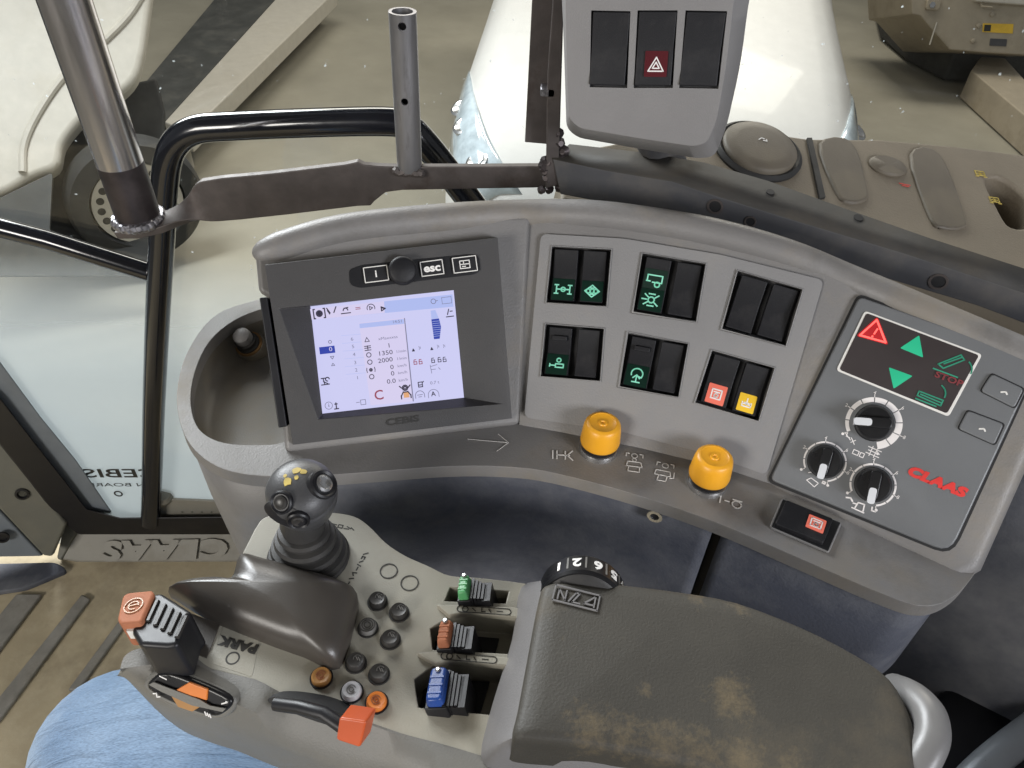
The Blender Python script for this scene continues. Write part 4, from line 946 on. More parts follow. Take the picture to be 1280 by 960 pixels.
# ------------------------------------------------------------------ armrest console
AZ = .80
af = Fr((0, .3, AZ), (1, 0, 0), (0, 0, 1))
A = thing('armrest_console', 'olive grey control armrest with joystick, buttons and coloured levers', 'armrest', at_z(480, 840, AZ-.1))
top = [(318, 662), (332, 646), (372, 640), (410, 640), (442, 645), (462, 658), (482, 678), (506, 694), (535, 707), (562, 719), (600, 722), (650, 728), (690, 735), (700, 960), (652, 962), (560, 934), (500, 918), (420, 890), (352, 868), (318, 850), (262, 836), (236, 826), (228, 808), (236, 790), (268, 772), (286, 735), (304, 690)]
tp = [(p.x, p.y) for p in spline(top[:13], 4)]+top[13:]
base = MB().slab(af, tp, 0, -.06)
pk1 = [(563, 734), (636, 739), (632, 754), (556, 751)]
pk2 = [(538, 786), (563, 770), (585, 766), (668, 773), (655, 818), (541, 812)]
pk3 = [(518, 850), (545, 829), (570, 826), (655, 834), (612, 893), (523, 884)]
cuts = [MB().cutter(af, pk1, .01, -.02), MB().cutter(af, pk2, .01, -.022), MB().cutter(af, pk3, .01, -.024)]
me = boolean(base, cuts)
obj('top_plate', me, M['armrest'], A, .0035, 3)
# sloping side below the crease
crease = [(150, 836), (156, 820), (172, 811), (200, 809), (228, 812), (262, 838), (318, 852), (352, 869), (420, 891), (500, 919), (560, 935), (652, 963)]
botm = [(156, 846), (160, 850), (176, 864), (200, 880), (236, 894), (268, 904), (312, 922), (350, 936), (420, 962), (500, 992), (560, 1012), (652, 1044)]
n_ = 4
r0 = spline([af.pt(*p, .0008) for p in crease], n_); r1 = spline([af.pt(*p, -.030) for p in botm], n_)
nr0 = len(r0); mid = [a.lerp(b2, .4)+V((-.004, -.006, .010))*min(1, i_/14) for i_, (a, b2) in enumerate(zip(r0, r1))]
cn_ = (r0[10]-r0[40]).cross(V((0, 0, 1))); pxs = []
for i_, p in enumerate(mid):
    c_ = p-CAM; px_ = 640+FPX*c_.dot(RGT)/c_.dot(FWD)
    wn_ = max(0, min(1, (px_-322)/22))*max(0, min(1, (545-px_)/90)); mid[i_] = p-V((0, -.004, .011))*wn_
mid2 = [a.lerp(b2, .72)+V((-.002, -.003, .004)) for a, b2 in zip(r0, r1)]
r2 = [p+V((0.004, .004, -.05)) for p in r1]
ra = [p.lerp(af.pt(248, 822, .0), .92) if i_ < 17 else p+V((.012, .022, -.012)) for i_, p in enumerate(r0)]
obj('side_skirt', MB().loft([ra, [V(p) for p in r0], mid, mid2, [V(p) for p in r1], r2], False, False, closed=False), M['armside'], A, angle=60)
sidef = None
# slope frame for the parts on the side
sA = af.pt(352, 869, .0); sB = af.pt(500, 919, .0); sC = af.pt(420, 962, -.030)
un = (sB-sA).normalized(); nn = un.cross((sA-sC)).normalized()
if nn.z < 0: nn = -nn
SF = Fr((sA+sB)/2+nn*.004, un, nn)
# lever slot with red knob on the side
obj('lever_slot', MB().slab(SF, [(p.x, p.y) for p in spline([(336, 878), (342, 871), (370, 875), (410, 886), (440, 900), (436, 912), (405, 905), (365, 891)], 4, True)], .0005, -.012), M['pocket'], A)
LV = obj('slide_lever', MB().tube([SF.pt(345, 880, .002), SF.pt(375, 884, .006), SF.pt(405, 892, .009), SF.pt(428, 908, .011)], .0042, 10), M['black'], A)
obj('slide_knob', MB().slab(SF, roundp([(424, 897), (458, 902), (450, 935), (420, 925)], 4), .019, .004), M['redcap'], LV, .002, 2, label='red-orange square knob')
# paddle rocker with amber diamond
DF = Fr(af.pt(240, 868, -.012), af.pt(300, 895, -.02)-af.pt(185, 845, -.01), nn)
obj('paddle_bezel', MB().slab(DF, [(p.x, p.y) for p in spline([(178, 862), (186, 843), (204, 836), (230, 843), (282, 866), (294, 880), (284, 896), (262, 900), (216, 886)], 4, True)], .0085, -.008), M['armside'], A, .003, 3)
pd = obj('paddle', MB().slab(DF, [(p.x, p.y) for p in spline([(184, 862), (190, 848), (206, 841), (232, 848), (278, 868), (289, 880), (278, 893), (262, 896), (220, 882)], 4, True)], .0105, .0), M['knob'], A, .0025, 2)
obj('paddle_lens', MB().slab(DF, [(216, 865), (236, 853), (259, 862), (258, 876), (246, 872)], .0118, .01), M['btn_orange'], pd, .0006)
obj('paddle_lens', MB().slab(DF, [(212, 868), (258, 879), (240, 890), (222, 884)], .0118, .01), M['btn_brown'], pd, .0006)
obj('paddle_stripe', MB().slab(DF, [(186, 856), (192, 853), (250, 875), (262, 882), (282, 886), (278, 890), (240, 882), (200, 864)], .0126, .0118), M['armside'], pd)
for p, l in (((196, 869), [[(-1, 0), (-.2, .5), (.2, -.4), (1, .1)]]), ((281, 879), [[(-.7, -.5), (.6, .6)], [(.6, .6), (.2, .6)]]), ((260, 893), [[(-1, .3), (-.3, -.4)], [(-.3, .3), (.4, -.4)], [(.4, .3), (1, -.4)]]), ((204, 847), [[(-1, 0), (1, 0)]])):
    q = Fr(DF.pt(*p, .0127), DF.u, DF.n); obj('paddle_mark', MB().strokes(q, l, .0007, .0003, .0024), M['white'], pd)

# joystick
J = Fr(af.pt(386, 696), (1, 0, 0), V((.0, .05, 1)))
obj('joystick_rim', MB().lathe(J, [(.0285, 0), (.0285, .002), (.027, .003)], 40), M['rubber'], A, angle=60)
prof = []
R0 = .0268
for i, (r, h) in enumerate([(.0270, .001), (.0272, .004), (.0264, .0072), (.0232, .0082), (.0236, .0105), (.0246, .012), (.0236, .0152), (.0200, .0160), (.0203, .0180), (.0213, .0195), (.0202, .0228), (.0168, .0236), (.0171, .0255), (.0180, .0268), (.0170, .0296), (.0142, .0304), (.0150, .036), (.0128, .045)]): prof.append((r, h))
obj('joystick_boot', MB().lathe(J, prof, 40), M['rubber'], A, angle=30)
# head: squashed sphere leaning, with a flat button facet
hc = J.at(.003, .001, .062)
HF = Fr(hc, (1, .1, 0), V((.02, -.18, 1)))
hp = [(.011, -.026), (.0145, -.022), (.0185, -.0135), (.0212, -.005), (.0222, .001), (.0221, .0035), (.0214, .0042), (.0214, .005), (.0220, .0056), (.0214, .0095), (.0192, .0140), (.0155, .0176), (.0105, .0200), (.005, .0211), (0, .0214)]
jh = obj('joystick_head', MB().lathe(HF, [(a_*1.03, h_) for a_, h_ in hp], 44), M['grip'], A, angle=55)
obj('joystick_neck', MB().tube([J.at(0, 0, .028), J.at(-.001, .001, .055)], [.0115, .0145], 24), M['grip'], A)
from mathutils.bvhtree import BVHTree
hb = BVHTree.FromPolygons([v.co+WORLD[jh] for v in jh.data.vertices], [tuple(p.vertices) for p in jh.data.polygons])
def headpt(px):   # point of the head's surface along the line of sight
    p, n_, i_, d_ = hb.ray_cast(CAM, ray(*px).normalized())
    return p, n_.normalized()
for px, r_, mt_, rm_ in (((404, 605), .0098, 'silver', 'black'), ((352, 628), .0076, 'btn', 'black'), ((373, 650), .0072, 'btn', 'black')):
    p, n2 = headpt(px); n3 = (n2+V((0, -.25, .35))*(.3 if r_ > .009 else .1)).normalized()
    q = Fr(p+n3*.0004, (1, 0, 0), n3)
    obj('thumb_bezel', MB().lathe(q, [(r_, -.004), (r_, .0006), (r_*.88, .0014), (r_*.72, .0004)], 26), M[rm_], jh, angle=30)
    obj('thumb_button', MB().lathe(q, [(r_*.6, .0), (r_*.58, .0014), (r_*.42, .002), (r_*.3, .0015), (0, .0015)], 24), M[mt_], jh)
pts_ = []
p, n2 = headpt((354, 645)); q = Fr(p-n2*.0022, (1, -.9, 0), n2)
obj('side_panel', MB().lathe(q, [(.0135, -.003), (.0135, .0008), (.012, .0014)], 28, sx=1.05, sy=.62), M['black'], jh)
p, n2 = headpt((372, 595)); q = Fr(p+n2*.0004, (1, .2, 0), n2)
mk = MB()
for (x, y, r_) in ((-.0065, -.003, .0036), (-.001, .0045, .0036), (.0035, .003, .0026), (-.0005, -.001, .0018), (-.008, .0015, .0016)):
    hits = hb.ray_cast(q.at(x, y, .02), -q.n); o_, n_o = hits[0], hits[1]
    bl = [(r_*random.uniform(.6, 1.1)*math.cos(2*math.pi*k_/9), r_*random.uniform(.6, 1.1)*math.sin(2*math.pi*k_/9)) for k_ in range(9)]
    fq = Fr(o_, q.u, n_o); mk.loft([[fq.at(a_, b2_, -.0004) for a_, b2_ in bl], [fq.at(a_, b2_, .0002) for a_, b2_ in bl]])
obj('worn_print', mk, M['yellowprint'], jh)

# buttons on the plate
def button(px, r, mt_, ring_=None, h=.004, label=None, dish=True):
    f = Fr(af.pt(*px), (1, 0, 0), (0, 0, 1))
    bz = obj('push_button', MB().lathe(f, [(r*1.08, -.001), (r*1.08, .0008), (r, .001), (r*.98, h*.8), (r*.86, h), (r*.55, h*.92 if dish else h), (0, h*.9)], 28), M[mt_], A, label=label, angle=50)
    obj('button_ring', MB().ringpath(f, r*1.06, r*1.2, -.0005, .0012), M[ring_ or 'black'], bz)
    return bz, f
kpx = af.pt(480, 790); mpa = dist(kpx)/FPX
for px, lab in (((472, 753), 'uppermost dark button of the cluster'), ((499, 767), 'dark button at the right of the top pair'), ((488, 801), 'dark button right of the ringed button'), ((445, 830), 'plain dark button, left of the lower pair'), ((474, 844), 'plain dark button, right of the lower pair')):
    bz, f = button(px, 11*mpa, 'btn', 'rubber', .0055, lab)
    obj('button_mark', MB().strokes(Fr(f.at(.001, .001, .0054), f.u, f.n), [[(-.5, .6), (.2, -.4)], [(.2, .3), (.7, -.5)], circ(.8, 10, 40, 200)], .0005, .0002, .0028), M['btn_grey'], bz)
bz, f = button((460, 786), 11*mpa, 'btn_grey', 'rubber', .005, 'grey button with ring markings', False)
for r_ in (.3, .55, .8): obj('button_mark', MB().ringpath(f, 11*mpa*r_, 11*mpa*(r_+.09), .0045, .0053, seg=20), M['darkprint'], bz)
for px, m1, lab in (((402, 848), 'btn_brown', 'amber brown round button near the side lever'), ((440, 866), 'btn_white', 'pale grey round button between two orange ones'), ((471, 879), 'btn_orange', 'bright orange round button')):
    bz, f = button(px, 11.5*mpa, m1, 'black', .0045, lab)
    obj('button_mark', MB().strokes(Fr(f.at(0, 0, .0043), f.u, f.n), [circ(.6, 12, 30, 330), circ(.3, 8)], .0005, .0003, .0045), M['copper' if m1 != 'btn_white' else 'btn_grey'], bz)
for px in ((486, 714), (512, 729)):
    f = Fr(af.pt(*px), (1, 0, 0), (0, 0, 1)); obj('blank_ring', MB().ringpath(f, 10.5*mpa, 12*mpa, 0, .0004), M['darkprint'], A)
# plate print
def adir(p, q): return af.pt(*q)-af.pt(*p)
f = Fr(af.pt(447, 710), adir((433, 735), (462, 684)), (0, 0, 1)); obj('printed_symbol', MB().strokes(f, [[(-4.5, 0), (-3.7, 0)], [(-3, .4), (-2.6, -.4)], [(-2, 0), (-1.4, .4), (-1.2, -.4)], [(-.6, 0), (.2, 0)], [(.6, -.4), (.8, .4)], [(1.4, .3), (2, -.3)], [(2.4, .3), (3, .3), (3, -.3), (2.4, -.3)], [(3.5, .4), (4.2, -.4)]], .0009, .0002, .0033), M['darkprint'], A)
f = Fr(af.pt(428, 659), adir((415, 656), (445, 662)), (0, 0, 1)); obj('printed_symbol', MB().strokes(f, [[(-3, .4), (-1.5, .3)], [(-1, -.3), (0, -.3), (0, .5), (-1, .5), (-1, -.3)], [(.5, -.3), (1.6, -.2)], [(1, .4), (2, .0)], [(2, .3), (2.8, -.2)]], .0008, .0002, .0032), M['darkprint'], A)
f = Fr(af.pt(299, 806), adir((282, 800), (321, 810)), (0, 0, 1))
text('park_lettering', 'PARK', f, .0060, M['darkprint'], A, rot=180, bold=.0005, width=1.25)
f = Fr(af.pt(291, 823), (1, 0, 0), (0, 0, 1)); obj('printed_symbol', MB().ringpath(f, 6.5*mpa, 8.5*mpa, 0, .0003), M['darkprint'], A)
obj('park_plate', MB().slab(af, roundp([(280, 780), (325, 795), (315, 846), (264, 829)], 4), .0002, -.001), M['armrest'], A)
# brown glossy hand cover
cov0 = [(303, 706), (330, 710), (395, 728), (438, 741), (448, 752), (445, 776), (424, 836), (380, 822), (330, 804), (262, 776), (222, 752), (215, 745), (250, 738), (290, 738)]
top_ = [(300, 722), (340, 730), (395, 745), (432, 756), (438, 764), (433, 784), (418, 818), (385, 810), (340, 795), (280, 770), (250, 755), (245, 750), (268, 746), (293, 743)]
c0 = spline([af.pt(*p, .0) for p in cov0], 4, True); c1 = spline([af.pt(*p, .010) for p in cov0], 4, True)
cent = sum(c0, V())/len(c0)
rings = [[V(p) for p in c0], [V(p)+V((0, 0, .006)) for p in c0]]
for s_, h in ((.97, .012), (.88, .0175), (.72, .021), (.5, .0235), (.25, .025)): rings.append([cent+(p-cent)*s_+V((0, 0, h)) for p in c0])
obj('hand_cover', MB().loft(rings), M['cover'], A, angle=60)
rdg = [af.pt(318, 738, .02), af.pt(360, 752, .023), af.pt(410, 772, .022), af.pt(428, 790, .018)]
# drive lever with copper cap at the front
lf = Fr(af.pt(200, 790, .018), adir((150, 765), (250, 800)), V((-.15, .12, 1)))
obj('lever_gate', MB().slab(af, [(232, 764), (275, 780), (258, 822), (216, 806)], .0012, -.004), M['cover'], A)
b = MB().slab(lf, [(190, 742), (202, 740), (240, 764), (232, 772), (222, 806), (208, 808), (174, 806), (162, 786), (176, 772)], .012, -.02)
dl = obj('drive_lever', b, M['black'], A, .003, 2)
for i in range(6):
    a = (188+i*9, 746+i*5); c_ = (176+i*9, 772+i*5)
    obj('grip_rib', MB().tube([lf.pt(*a, .0125), lf.pt(*c_, .0125)], .0016, 6), M['btn'], dl)
cap = MB().slab(lf, roundp([(153, 744), (160, 740), (190, 737), (192, 742), (176, 778), (150, 780), (146, 774)], 5), .016, -.006)
cp_ = obj('lever_cap', cap, M['copper'], dl, .003, 3)
q = Fr(lf.pt(167, 757, .0163), lf.u, lf.n)
obj('cap_emblem', MB().strokes(q, [circ(.9, 16), circ(.5, 10, 20, 320), [(-.4, -.2), (.4, .3)]], .0006, .0004, .0062), M['btn_brown'], dl)
obj('cap_edge', MB().slab(lf, [(158, 786), (178, 785), (178, 790), (158, 789)], .011, .004), M['white_line'], dl)
# levers in the three pockets
def lever(px, w, l, hgt, capm, label, pk):
    f = Fr(af.pt(*px), adir((560, 780), (600, 784)), V((-.25, .1, 1)))
    o_ = f.o
    b = MB()
    for i in range(6):
        b.box(Fr(f.at(.003+i*.0022, 0, -.014), f.u, f.n), 0, 0, .0018, w*1.15-.0012*i, -.006, hgt*(.78-.07*i)+.012, .0003)
    b.box(Fr(f.at(.008, 0, -.014), f.u, f.n), 0, 0, .014, w*1.05, -.006, hgt*.5+.012)
    lv = obj('control_lever', b, M['black'], A, label=label)
    b = MB(); b.box(Fr(f.at(-.002, 0, 0), f.u, f.n), 0, 0, w*.66, w*1.25, -.014, hgt*.55, .001); obj('lever_foot', b, M['black'], lv, .001)
    b = MB(); b.box(Fr(f.at(-.002, 0, 0), f.u, f.n), 0, 0, w*.58, w*1.18, hgt*.5, hgt, w*.16, .0012); obj('lever_cap', b, M[capm], lv, .0018, 3)
    b = MB()
    for i in range(3): b.box(Fr(f.at(-.002, -w*.3+w*.25*i, hgt), f.u, f.n), 0, 0, w*.4, w*.06, -.0004, .0005)
    obj('cap_ridge', b, M[capm], lv)
    obj('lever_tip', MB().lathe(Fr(f.at(-.002, w*.42, hgt), f.u, f.n), [(.0018, -.001), (.0018, .001), (.001, .0016)], 10), M['chromecap'], lv)
lever((589, 748), .0145, .02, .016, 'green_cap', 'short lever with a green cap', pk1)
lever((565, 804), .016, .02, .014, 'copper', 'lever with a copper orange cap', pk2)
lever((556, 870), .021, .02, .014, 'blue_cap', 'lever with a blue cap', pk3)
obj('lever_slot', MB().slab(af, [lerp2(p, (596, 745), .03) for p in pk1], -.017, -.0198), M['pocket'], A)
obj('lever_slot', MB().slab(af, [(546, 791), (624, 798), (619, 816), (543, 812)], -.019, -.0218), M['pocket'], A)
obj('lever_slot', MB().slab(af, [(532, 848), (612, 852), (600, 892), (525, 884)], -.021, -.0238), M['pocket'], A)
obj('divider', MB().slab(af, [(545, 755), (640, 758), (673, 764), (669, 774), (588, 766), (562, 769)], .0045, -.001), M['armrest'], A, .0012)
obj('divider', MB().slab(af, [(520, 815), (545, 814), (661, 823), (656, 835), (572, 826), (544, 829)], .0045, -.001), M['armrest'], A, .0012)
# label print on the shelf bars
for p0, p1 in (((576, 761), (634, 765)), ((556, 820), (616, 825))):
    f = Fr(af.pt((p0[0]+p1[0])/2, (p0[1]+p1[1])/2, .0046), adir(p0, p1), (0, 0, 1)); L_ = (af.pt(*p1)-af.pt(*p0)).length/2; hh = .0023
    oval = [(-L_+hh*math.cos(math.radians(a)), hh*math.sin(math.radians(a))) for a in range(90, 271, 30)]+[(L_+hh*math.cos(math.radians(a)), hh*math.sin(math.radians(a))) for a in range(-90, 91, 30)]
    obj('printed_label', MB().strokes(f, [oval+[oval[0]], circ(.002, 8, c=(-L_*.8, 0)), [(-L_*.5, .001), (-L_*.35, -.001)], [(-L_*.1, .0015), (-L_*.1, -.001), (L_*.05, -.001)], [(L_*.2, .001), (L_*.3, -.0012)], [(L_*.55, 0), (L_*.8, 0)]], .0006, .0002), M['darkprint'], A)

# ------------------------------------------------------------------ armrest pad
PZ = .846
pf = Fr((0, .3, PZ), (1, 0, 0), (0, 0, 1))
Pd = thing('armrest_pad', 'worn brown vinyl armrest pad with dirt patches and a raised emblem', 'armrest pad', at_z(860, 850, AZ))
ptop = [(688, 731), (722, 727), (780, 732), (850, 741), (920, 754), (1000, 784), (1068, 818), (1110, 848), (1133, 888), (1141, 922), (1138, 965), (1120, 1010), (1000, 995), (880, 952), (770, 932), (715, 925), (660, 921), (648, 912), (655, 880), (668, 810), (680, 745)]
def pring(z, grow, pts=ptop):
    w_ = [pf.pt(*p) for p in pts]; c = sum(w_, V())/len(w_)
    out = []
    for p in spline(w_, 3, True):   # outline of the cushion
        d = p-c; d.z = 0; out.append(V((p.x, p.y, z))+d.normalized()*grow)
    return out
rings = [pring(PZ-.03, .004), pring(PZ-.006, .003), pring(PZ-.002, .0015), pring(PZ, -.002), pring(PZ+.0008, -.012)]
cu_ = obj('cushion', MB().loft(rings), M['pad'], Pd, angle=60)
stains(M['pad'], WORLD[cu_], [(pf.pt(912, 872), .028, .62), (pf.pt(805, 862), .012, .5), (pf.pt(735, 912), .034, .5), (pf.pt(780, 920), .034, .5), (pf.pt(830, 930), .034, .52), (pf.pt(880, 940), .034, .52), (pf.pt(930, 952), .036, .52), (pf.pt(990, 970), .036, .5), (pf.pt(1050, 990), .035, .45), (pf.pt(870, 745), .02, .5), (pf.pt(925, 758), .02, .5), (pf.pt(700, 800), .012, .35)], (.21, .155, .08))
side = [(654, 735), (690, 727), (668, 810), (655, 900), (648, 918), (760, 945), (900, 985), (700, 1010), (604, 950), (612, 900), (632, 820), (662, 762)]
tr_t = [pf.pt(*p, -.004) for p in [(688, 729), (660, 921), (650, 915), (880, 955)]]
# tray the pad sits in: left and front faces
t0 = [pf.pt(*p, -.006) for p in [(720, 728), (686, 731), (667, 812), (650, 905), (650, 922), (720, 929), (880, 958), (1000, 1000)]]
t1 = [af.pt(*p, .0015) for p in [(690, 727), (652, 734), (640, 800), (610, 900), (604, 952), (650, 965), (800, 1000), (1000, 1060)]]
obj('tray', MB().loft([[V(p) for p in spline(t0, 4)], [a.lerp(b2, .5)+V((-.001, -.001, .002)) for a, b2 in zip(spline(t0, 4), spline(t1, 4))], [V(p) for p in spline(t1, 4)], [V(p)-V((0, 0, .05)) for p in spline(t1, 4)]], False, False, closed=False), M['padside'], Pd, angle=50)
f = Fr(pf.pt(720, 748, .0012), pf.pt(745, 754)-pf.pt(697, 742), (0, 0, 1))
obj('emblem', MB().strokes(f, [[(-2.4, -.9), (2.4, -.9), (2.4, 1), (-2.4, 1), (-2.4, -.9)], [(-1.9, -.6), (-1.9, .6), (-1.1, -.6), (-1.1, .6)], [(-.7, -.6), (-.1, .6), (.3, .6), (-.3, -.6), (.5, -.6)], [(2.0, -.6), (2.0, .6)], [(1.9, .6), (.9, -.4), (1.9, -.4)]], .0009, .0008, .0058), M['padside'], Pd)
# thumb wheel with digits
wn = V((-.1, -.93, .36)).normalized(); wf = Fr(pf.pt(730, 730)-V((0, .36, .93))*.0195-wn*.0125, (1, -.12, 0), wn)
TW = obj('thumb_wheel', MB().lathe(wf, [(.027, .012), (.0282, .010), (.0282, -.006), (.027, -.008), (.012, -.008)], 56), M['knob'], Pd, angle=30)
obj('wheel_face', MB().lathe(wf, [(.0262, .0122), (.024, .0135), (.0, .0135)], 40), M['rubber'], TW)
for i, (s, ang) in enumerate((('1', 128), ('2', 104), ('6', 76), ('5', 52), ('4', 30))):
    a = math.radians(ang); nr_ = wf.u*math.cos(a)+wf.v*math.sin(a); tang = wf.u*math.sin(a)-wf.v*math.cos(a)
    q = Fr(wf.o+nr_*.0283+wf.n*.002, tang, nr_)
    text('wheel_digit', s, q, .0085, M['white'], TW, rot=180, bold=.0004)
    a2 = a-math.radians(12); nr2 = wf.u*math.cos(a2)+wf.v*math.sin(a2); t2 = wf.u*math.sin(a2)-wf.v*math.cos(a2)
    obj('wheel_tick', MB().strokes(Fr(wf.o+nr2*.0281+wf.n*.002, t2, nr2), [[(0, -.005), (0, .006)]], .0012, .0003), M['btn_grey'], TW)
# support of the armrest reaching down to the seat frame
sup = Fr(at_z(760, 900, .5), (1, 0, 0), (0, 0, 1))
b = MB(); b.box(Fr((.10, .10, .0), (1, -.35, 0), (0, 0, 1)), 0, 0, .16, .06, .02, AZ-.05, .02); obj('support', b, M['darkwell'], Pd, .006)

# ------------------------------------------------------------------ grey tube handle and black moulding at lower right
G_ = thing('grey_handle', 'pale grey bent tube handle curling round the rear of the armrest pad', 'handle', at_z(1150, 930, AZ-.1))
hp_ = [pf.pt(1118, 862, -.03), pf.pt(1140, 872, -.012), pf.pt(1160, 892, -.004), pf.pt(1165, 918, -.003), pf.pt(1155, 945, -.006), pf.pt(1132, 985, -.016), pf.pt(1100, 1040, -.03)]
obj('tube', MB().tube([V(p) for p in spline(hp_, 6)], .0095, 18), M['greytube'], G_)
B_ = thing('rear_moulding', 'black glossy moulding with a blue-grey tube in the lower right corner', 'moulding', at_z(1270, 900, .35))
mfz = Fr((.5, .1, .50), (1, 0, 0), V((-.1, -.1, 1)))
obj('shell', MB().slab(mfz, [(p.x, p.y) for p in spline([(1145, 905), (1195, 850), (1250, 800), (1330, 750), (1420, 760), (1420, 1060), (1120, 1060)], 4, True)], 0, -.3), M['darkwell'], B_, .02, 3)
obj('tube', MB().tube([V(p) for p in spline([mfz.pt(1190, 1000, .03), mfz.pt(1235, 955, .04), mfz.pt(1290, 912, .045), mfz.pt(1360, 862, .05)], 5)], .014, 14), M['silvertube'], B_)
# dark side wall of the cab at the right
mb = MB(); wx = [V((.36, .46, 0)), V((.62, .30, 0)), V((.70, -.6, 0)), V((.74, -.6, 0)), V((.66, .32, 0)), V((.38, .5, 0))]
obj('cab_side_wall', MB().loft([wx, [p+V((0, 0, LZ+.10)) for p in wx]]), M['lower'], label='dark cab side wall below the right end of the console', cat='wall', bevel=.004)

# ------------------------------------------------------------------ welded steel frame over the console
F_ = thing('steel_frame', 'welded steel frame with a polished pole, twisted flat bar and tube socket', 'frame', at_y(450, 230, .68))
fy = Fr((0, .68, 0), (1, 0, 0), (0, -1, 0))
pb_ = fy.pt(172, 268); pt_ = fy.pt(60, -60)
dirp = (pt_-pb_).normalized()
k = dist(pb_)/FPX
pr = 27*k*.98
obj('pole', MB().tube([pb_+dirp*.055, pb_+dirp*.5], pr, 28), M['chrome'], F_)
obj('pole_base', MB().tube([pb_-dirp*.006, pb_+dirp*.056], pr*1.004, 28), M['burnt'], F_)
b = MB()
for i in range(26):
    a = 2*math.pi*i/26; e = dirp.orthogonal().normalized(); e2 = dirp.cross(e)
    c = pb_+(e*math.cos(a)+e2*math.sin(a))*pr*1.0-dirp*.004
    b.lathe(Fr(c, e, dirp+V((random.uniform(-.3, .3), random.uniform(-.3, .3), 0))), [(.0045, -.004), (.006, 0), (.004, .004), (.0, .005)], 8)
obj('weld_bead', b, M['weld'], F_)
# flat bar: lies flat under the pole, twists upright, then narrows
secs = []
def bar(px_c, halfw_px, tw, th=.004):
    o = fy.pt(*px_c); d = (fy.pt(px_c[0]+10, px_c[1]-1.2)-o).normalized()
    up = d.cross(fy.n).normalized(); up = -up if up.z < 0 else up
    a = math.radians(tw); wv = up*math.cos(a)+(-fy.n)*math.sin(a); nv = d.cross(wv).normalized()
    h = halfw_px*dist(o)/FPX
    return [o-wv*h-nv*th, o+wv*h-nv*th, o+wv*h+nv*th, o-wv*h+nv*th]
B1 = [((150, 286), 15, 84), ((180, 283), 19, 84), ((206, 277), 17, 80), ((224, 269), 14, 68), ((238, 261), 15, 42), ((248, 255), 20, 18), ((256, 252), 25, 6), ((264, 250), 28, 0), ((290, 247), 29, 0), ((350, 241), 28.5, 0), ((440, 230), 28.5, 0), ((456, 228), 30, 0), ((462, 227), 25, 0), ((478, 222), 18, 0), ((500, 221), 16, 0), ((600, 220), 15, 0), ((690, 219), 14.5, 0)]
obj('flat_bar', MB().loft([bar(*q) for q in B1]), M['steel'], F_, .0012, 2)
# tube socket
s0 = fy.pt(512, 206); s1 = fy.pt(503, 14); dt = (s1-s0).normalized(); kr = 15.5*dist(s0)/FPX
q = Fr(s0, (1, 0, 0), dt); Ls = (s1-s0).length
me = boolean(MB().lathe(q, [(kr*.78, 0), (kr, 0), (kr, Ls), (kr*.78, Ls), (kr*.78, 0)][0:4]+[(kr*.78, Ls*.001)], 32, False, False) if False else MB().lathe(q, [(kr, -.004), (kr, Ls)], 32), [MB().lathe(Fr(s0, (1, 0, 0), dt), [(kr*.76, Ls*.25), (kr*.76, Ls+.02)], 28)] + [MB().lathe(Fr(fy.pt(x, y), (1, 0, 0), (0, -1, 0)), [(rr, -kr*.5), (rr, .1)], 16) for x, y, rr in ((505, 28, 4.6*dist(s0)/FPX), (508, 121, 4.2*dist(s0)/FPX))])
obj('tube_socket', me, M['tube_steel'], F_, .0008, 2)
b = MB()
for i in range(14):
    c = s0+V((-kr*1.0+2.0*kr*i/13, -.008, -.004+random.uniform(-.001, .001))); b.lathe(Fr(c, (1, 0, 0), (random.uniform(-.2, .2), -1, .4)), [(.003, -.003), (.0042, 0), (.002, .003)], 7)
obj('weld_bead', b, M['steel'], F_)
# upright post: wide plate and narrow bar
fpz = Fr((0, .665, 0), (1, 0, 0), (0, -1, 0))
obj('post_plate', MB().slab(fy, [(667, -40), (700, -40), (690, 181), (656, 178)], .0, -.006), M['steel'], F_, .0008)
obj('post_bar', MB().slab(fpz, [(694, -40), (706, -40), (698, 232), (682, 236), (684, 100)], .006, -.014), M['steel'], F_, .0012)
q = Fr(fpz.pt(684, 113, .0), (1, 0, 0), (0, -1, 0)); b = MB(); b.box(q, 0, 0, .012, .006, -.008, .006, .002); obj('tab', b, M['weld'], F_)
b = MB()
for i in range(46):
    y = random.uniform(165, 238); x = random.choice((680, 684, 700, 703))+random.uniform(-4, 3)
    if y < 195 and x < 690: continue
    b.lathe(Fr(fpz.pt(x, y, .002), (1, 0, 0), (random.uniform(-.5, .5), -1, random.uniform(-.4, .4))), [(.003, -.004), (random.uniform(.004, .006), 0), (.0025, .004)], 8)
obj('weld_bead', b, M['burnt'], F_)
# angle-iron beam running to the right
Bz = .985
bA = at_y(696, 236, .655)
beam_z0 = bA.z
fb_n = V((0, 0, 1))
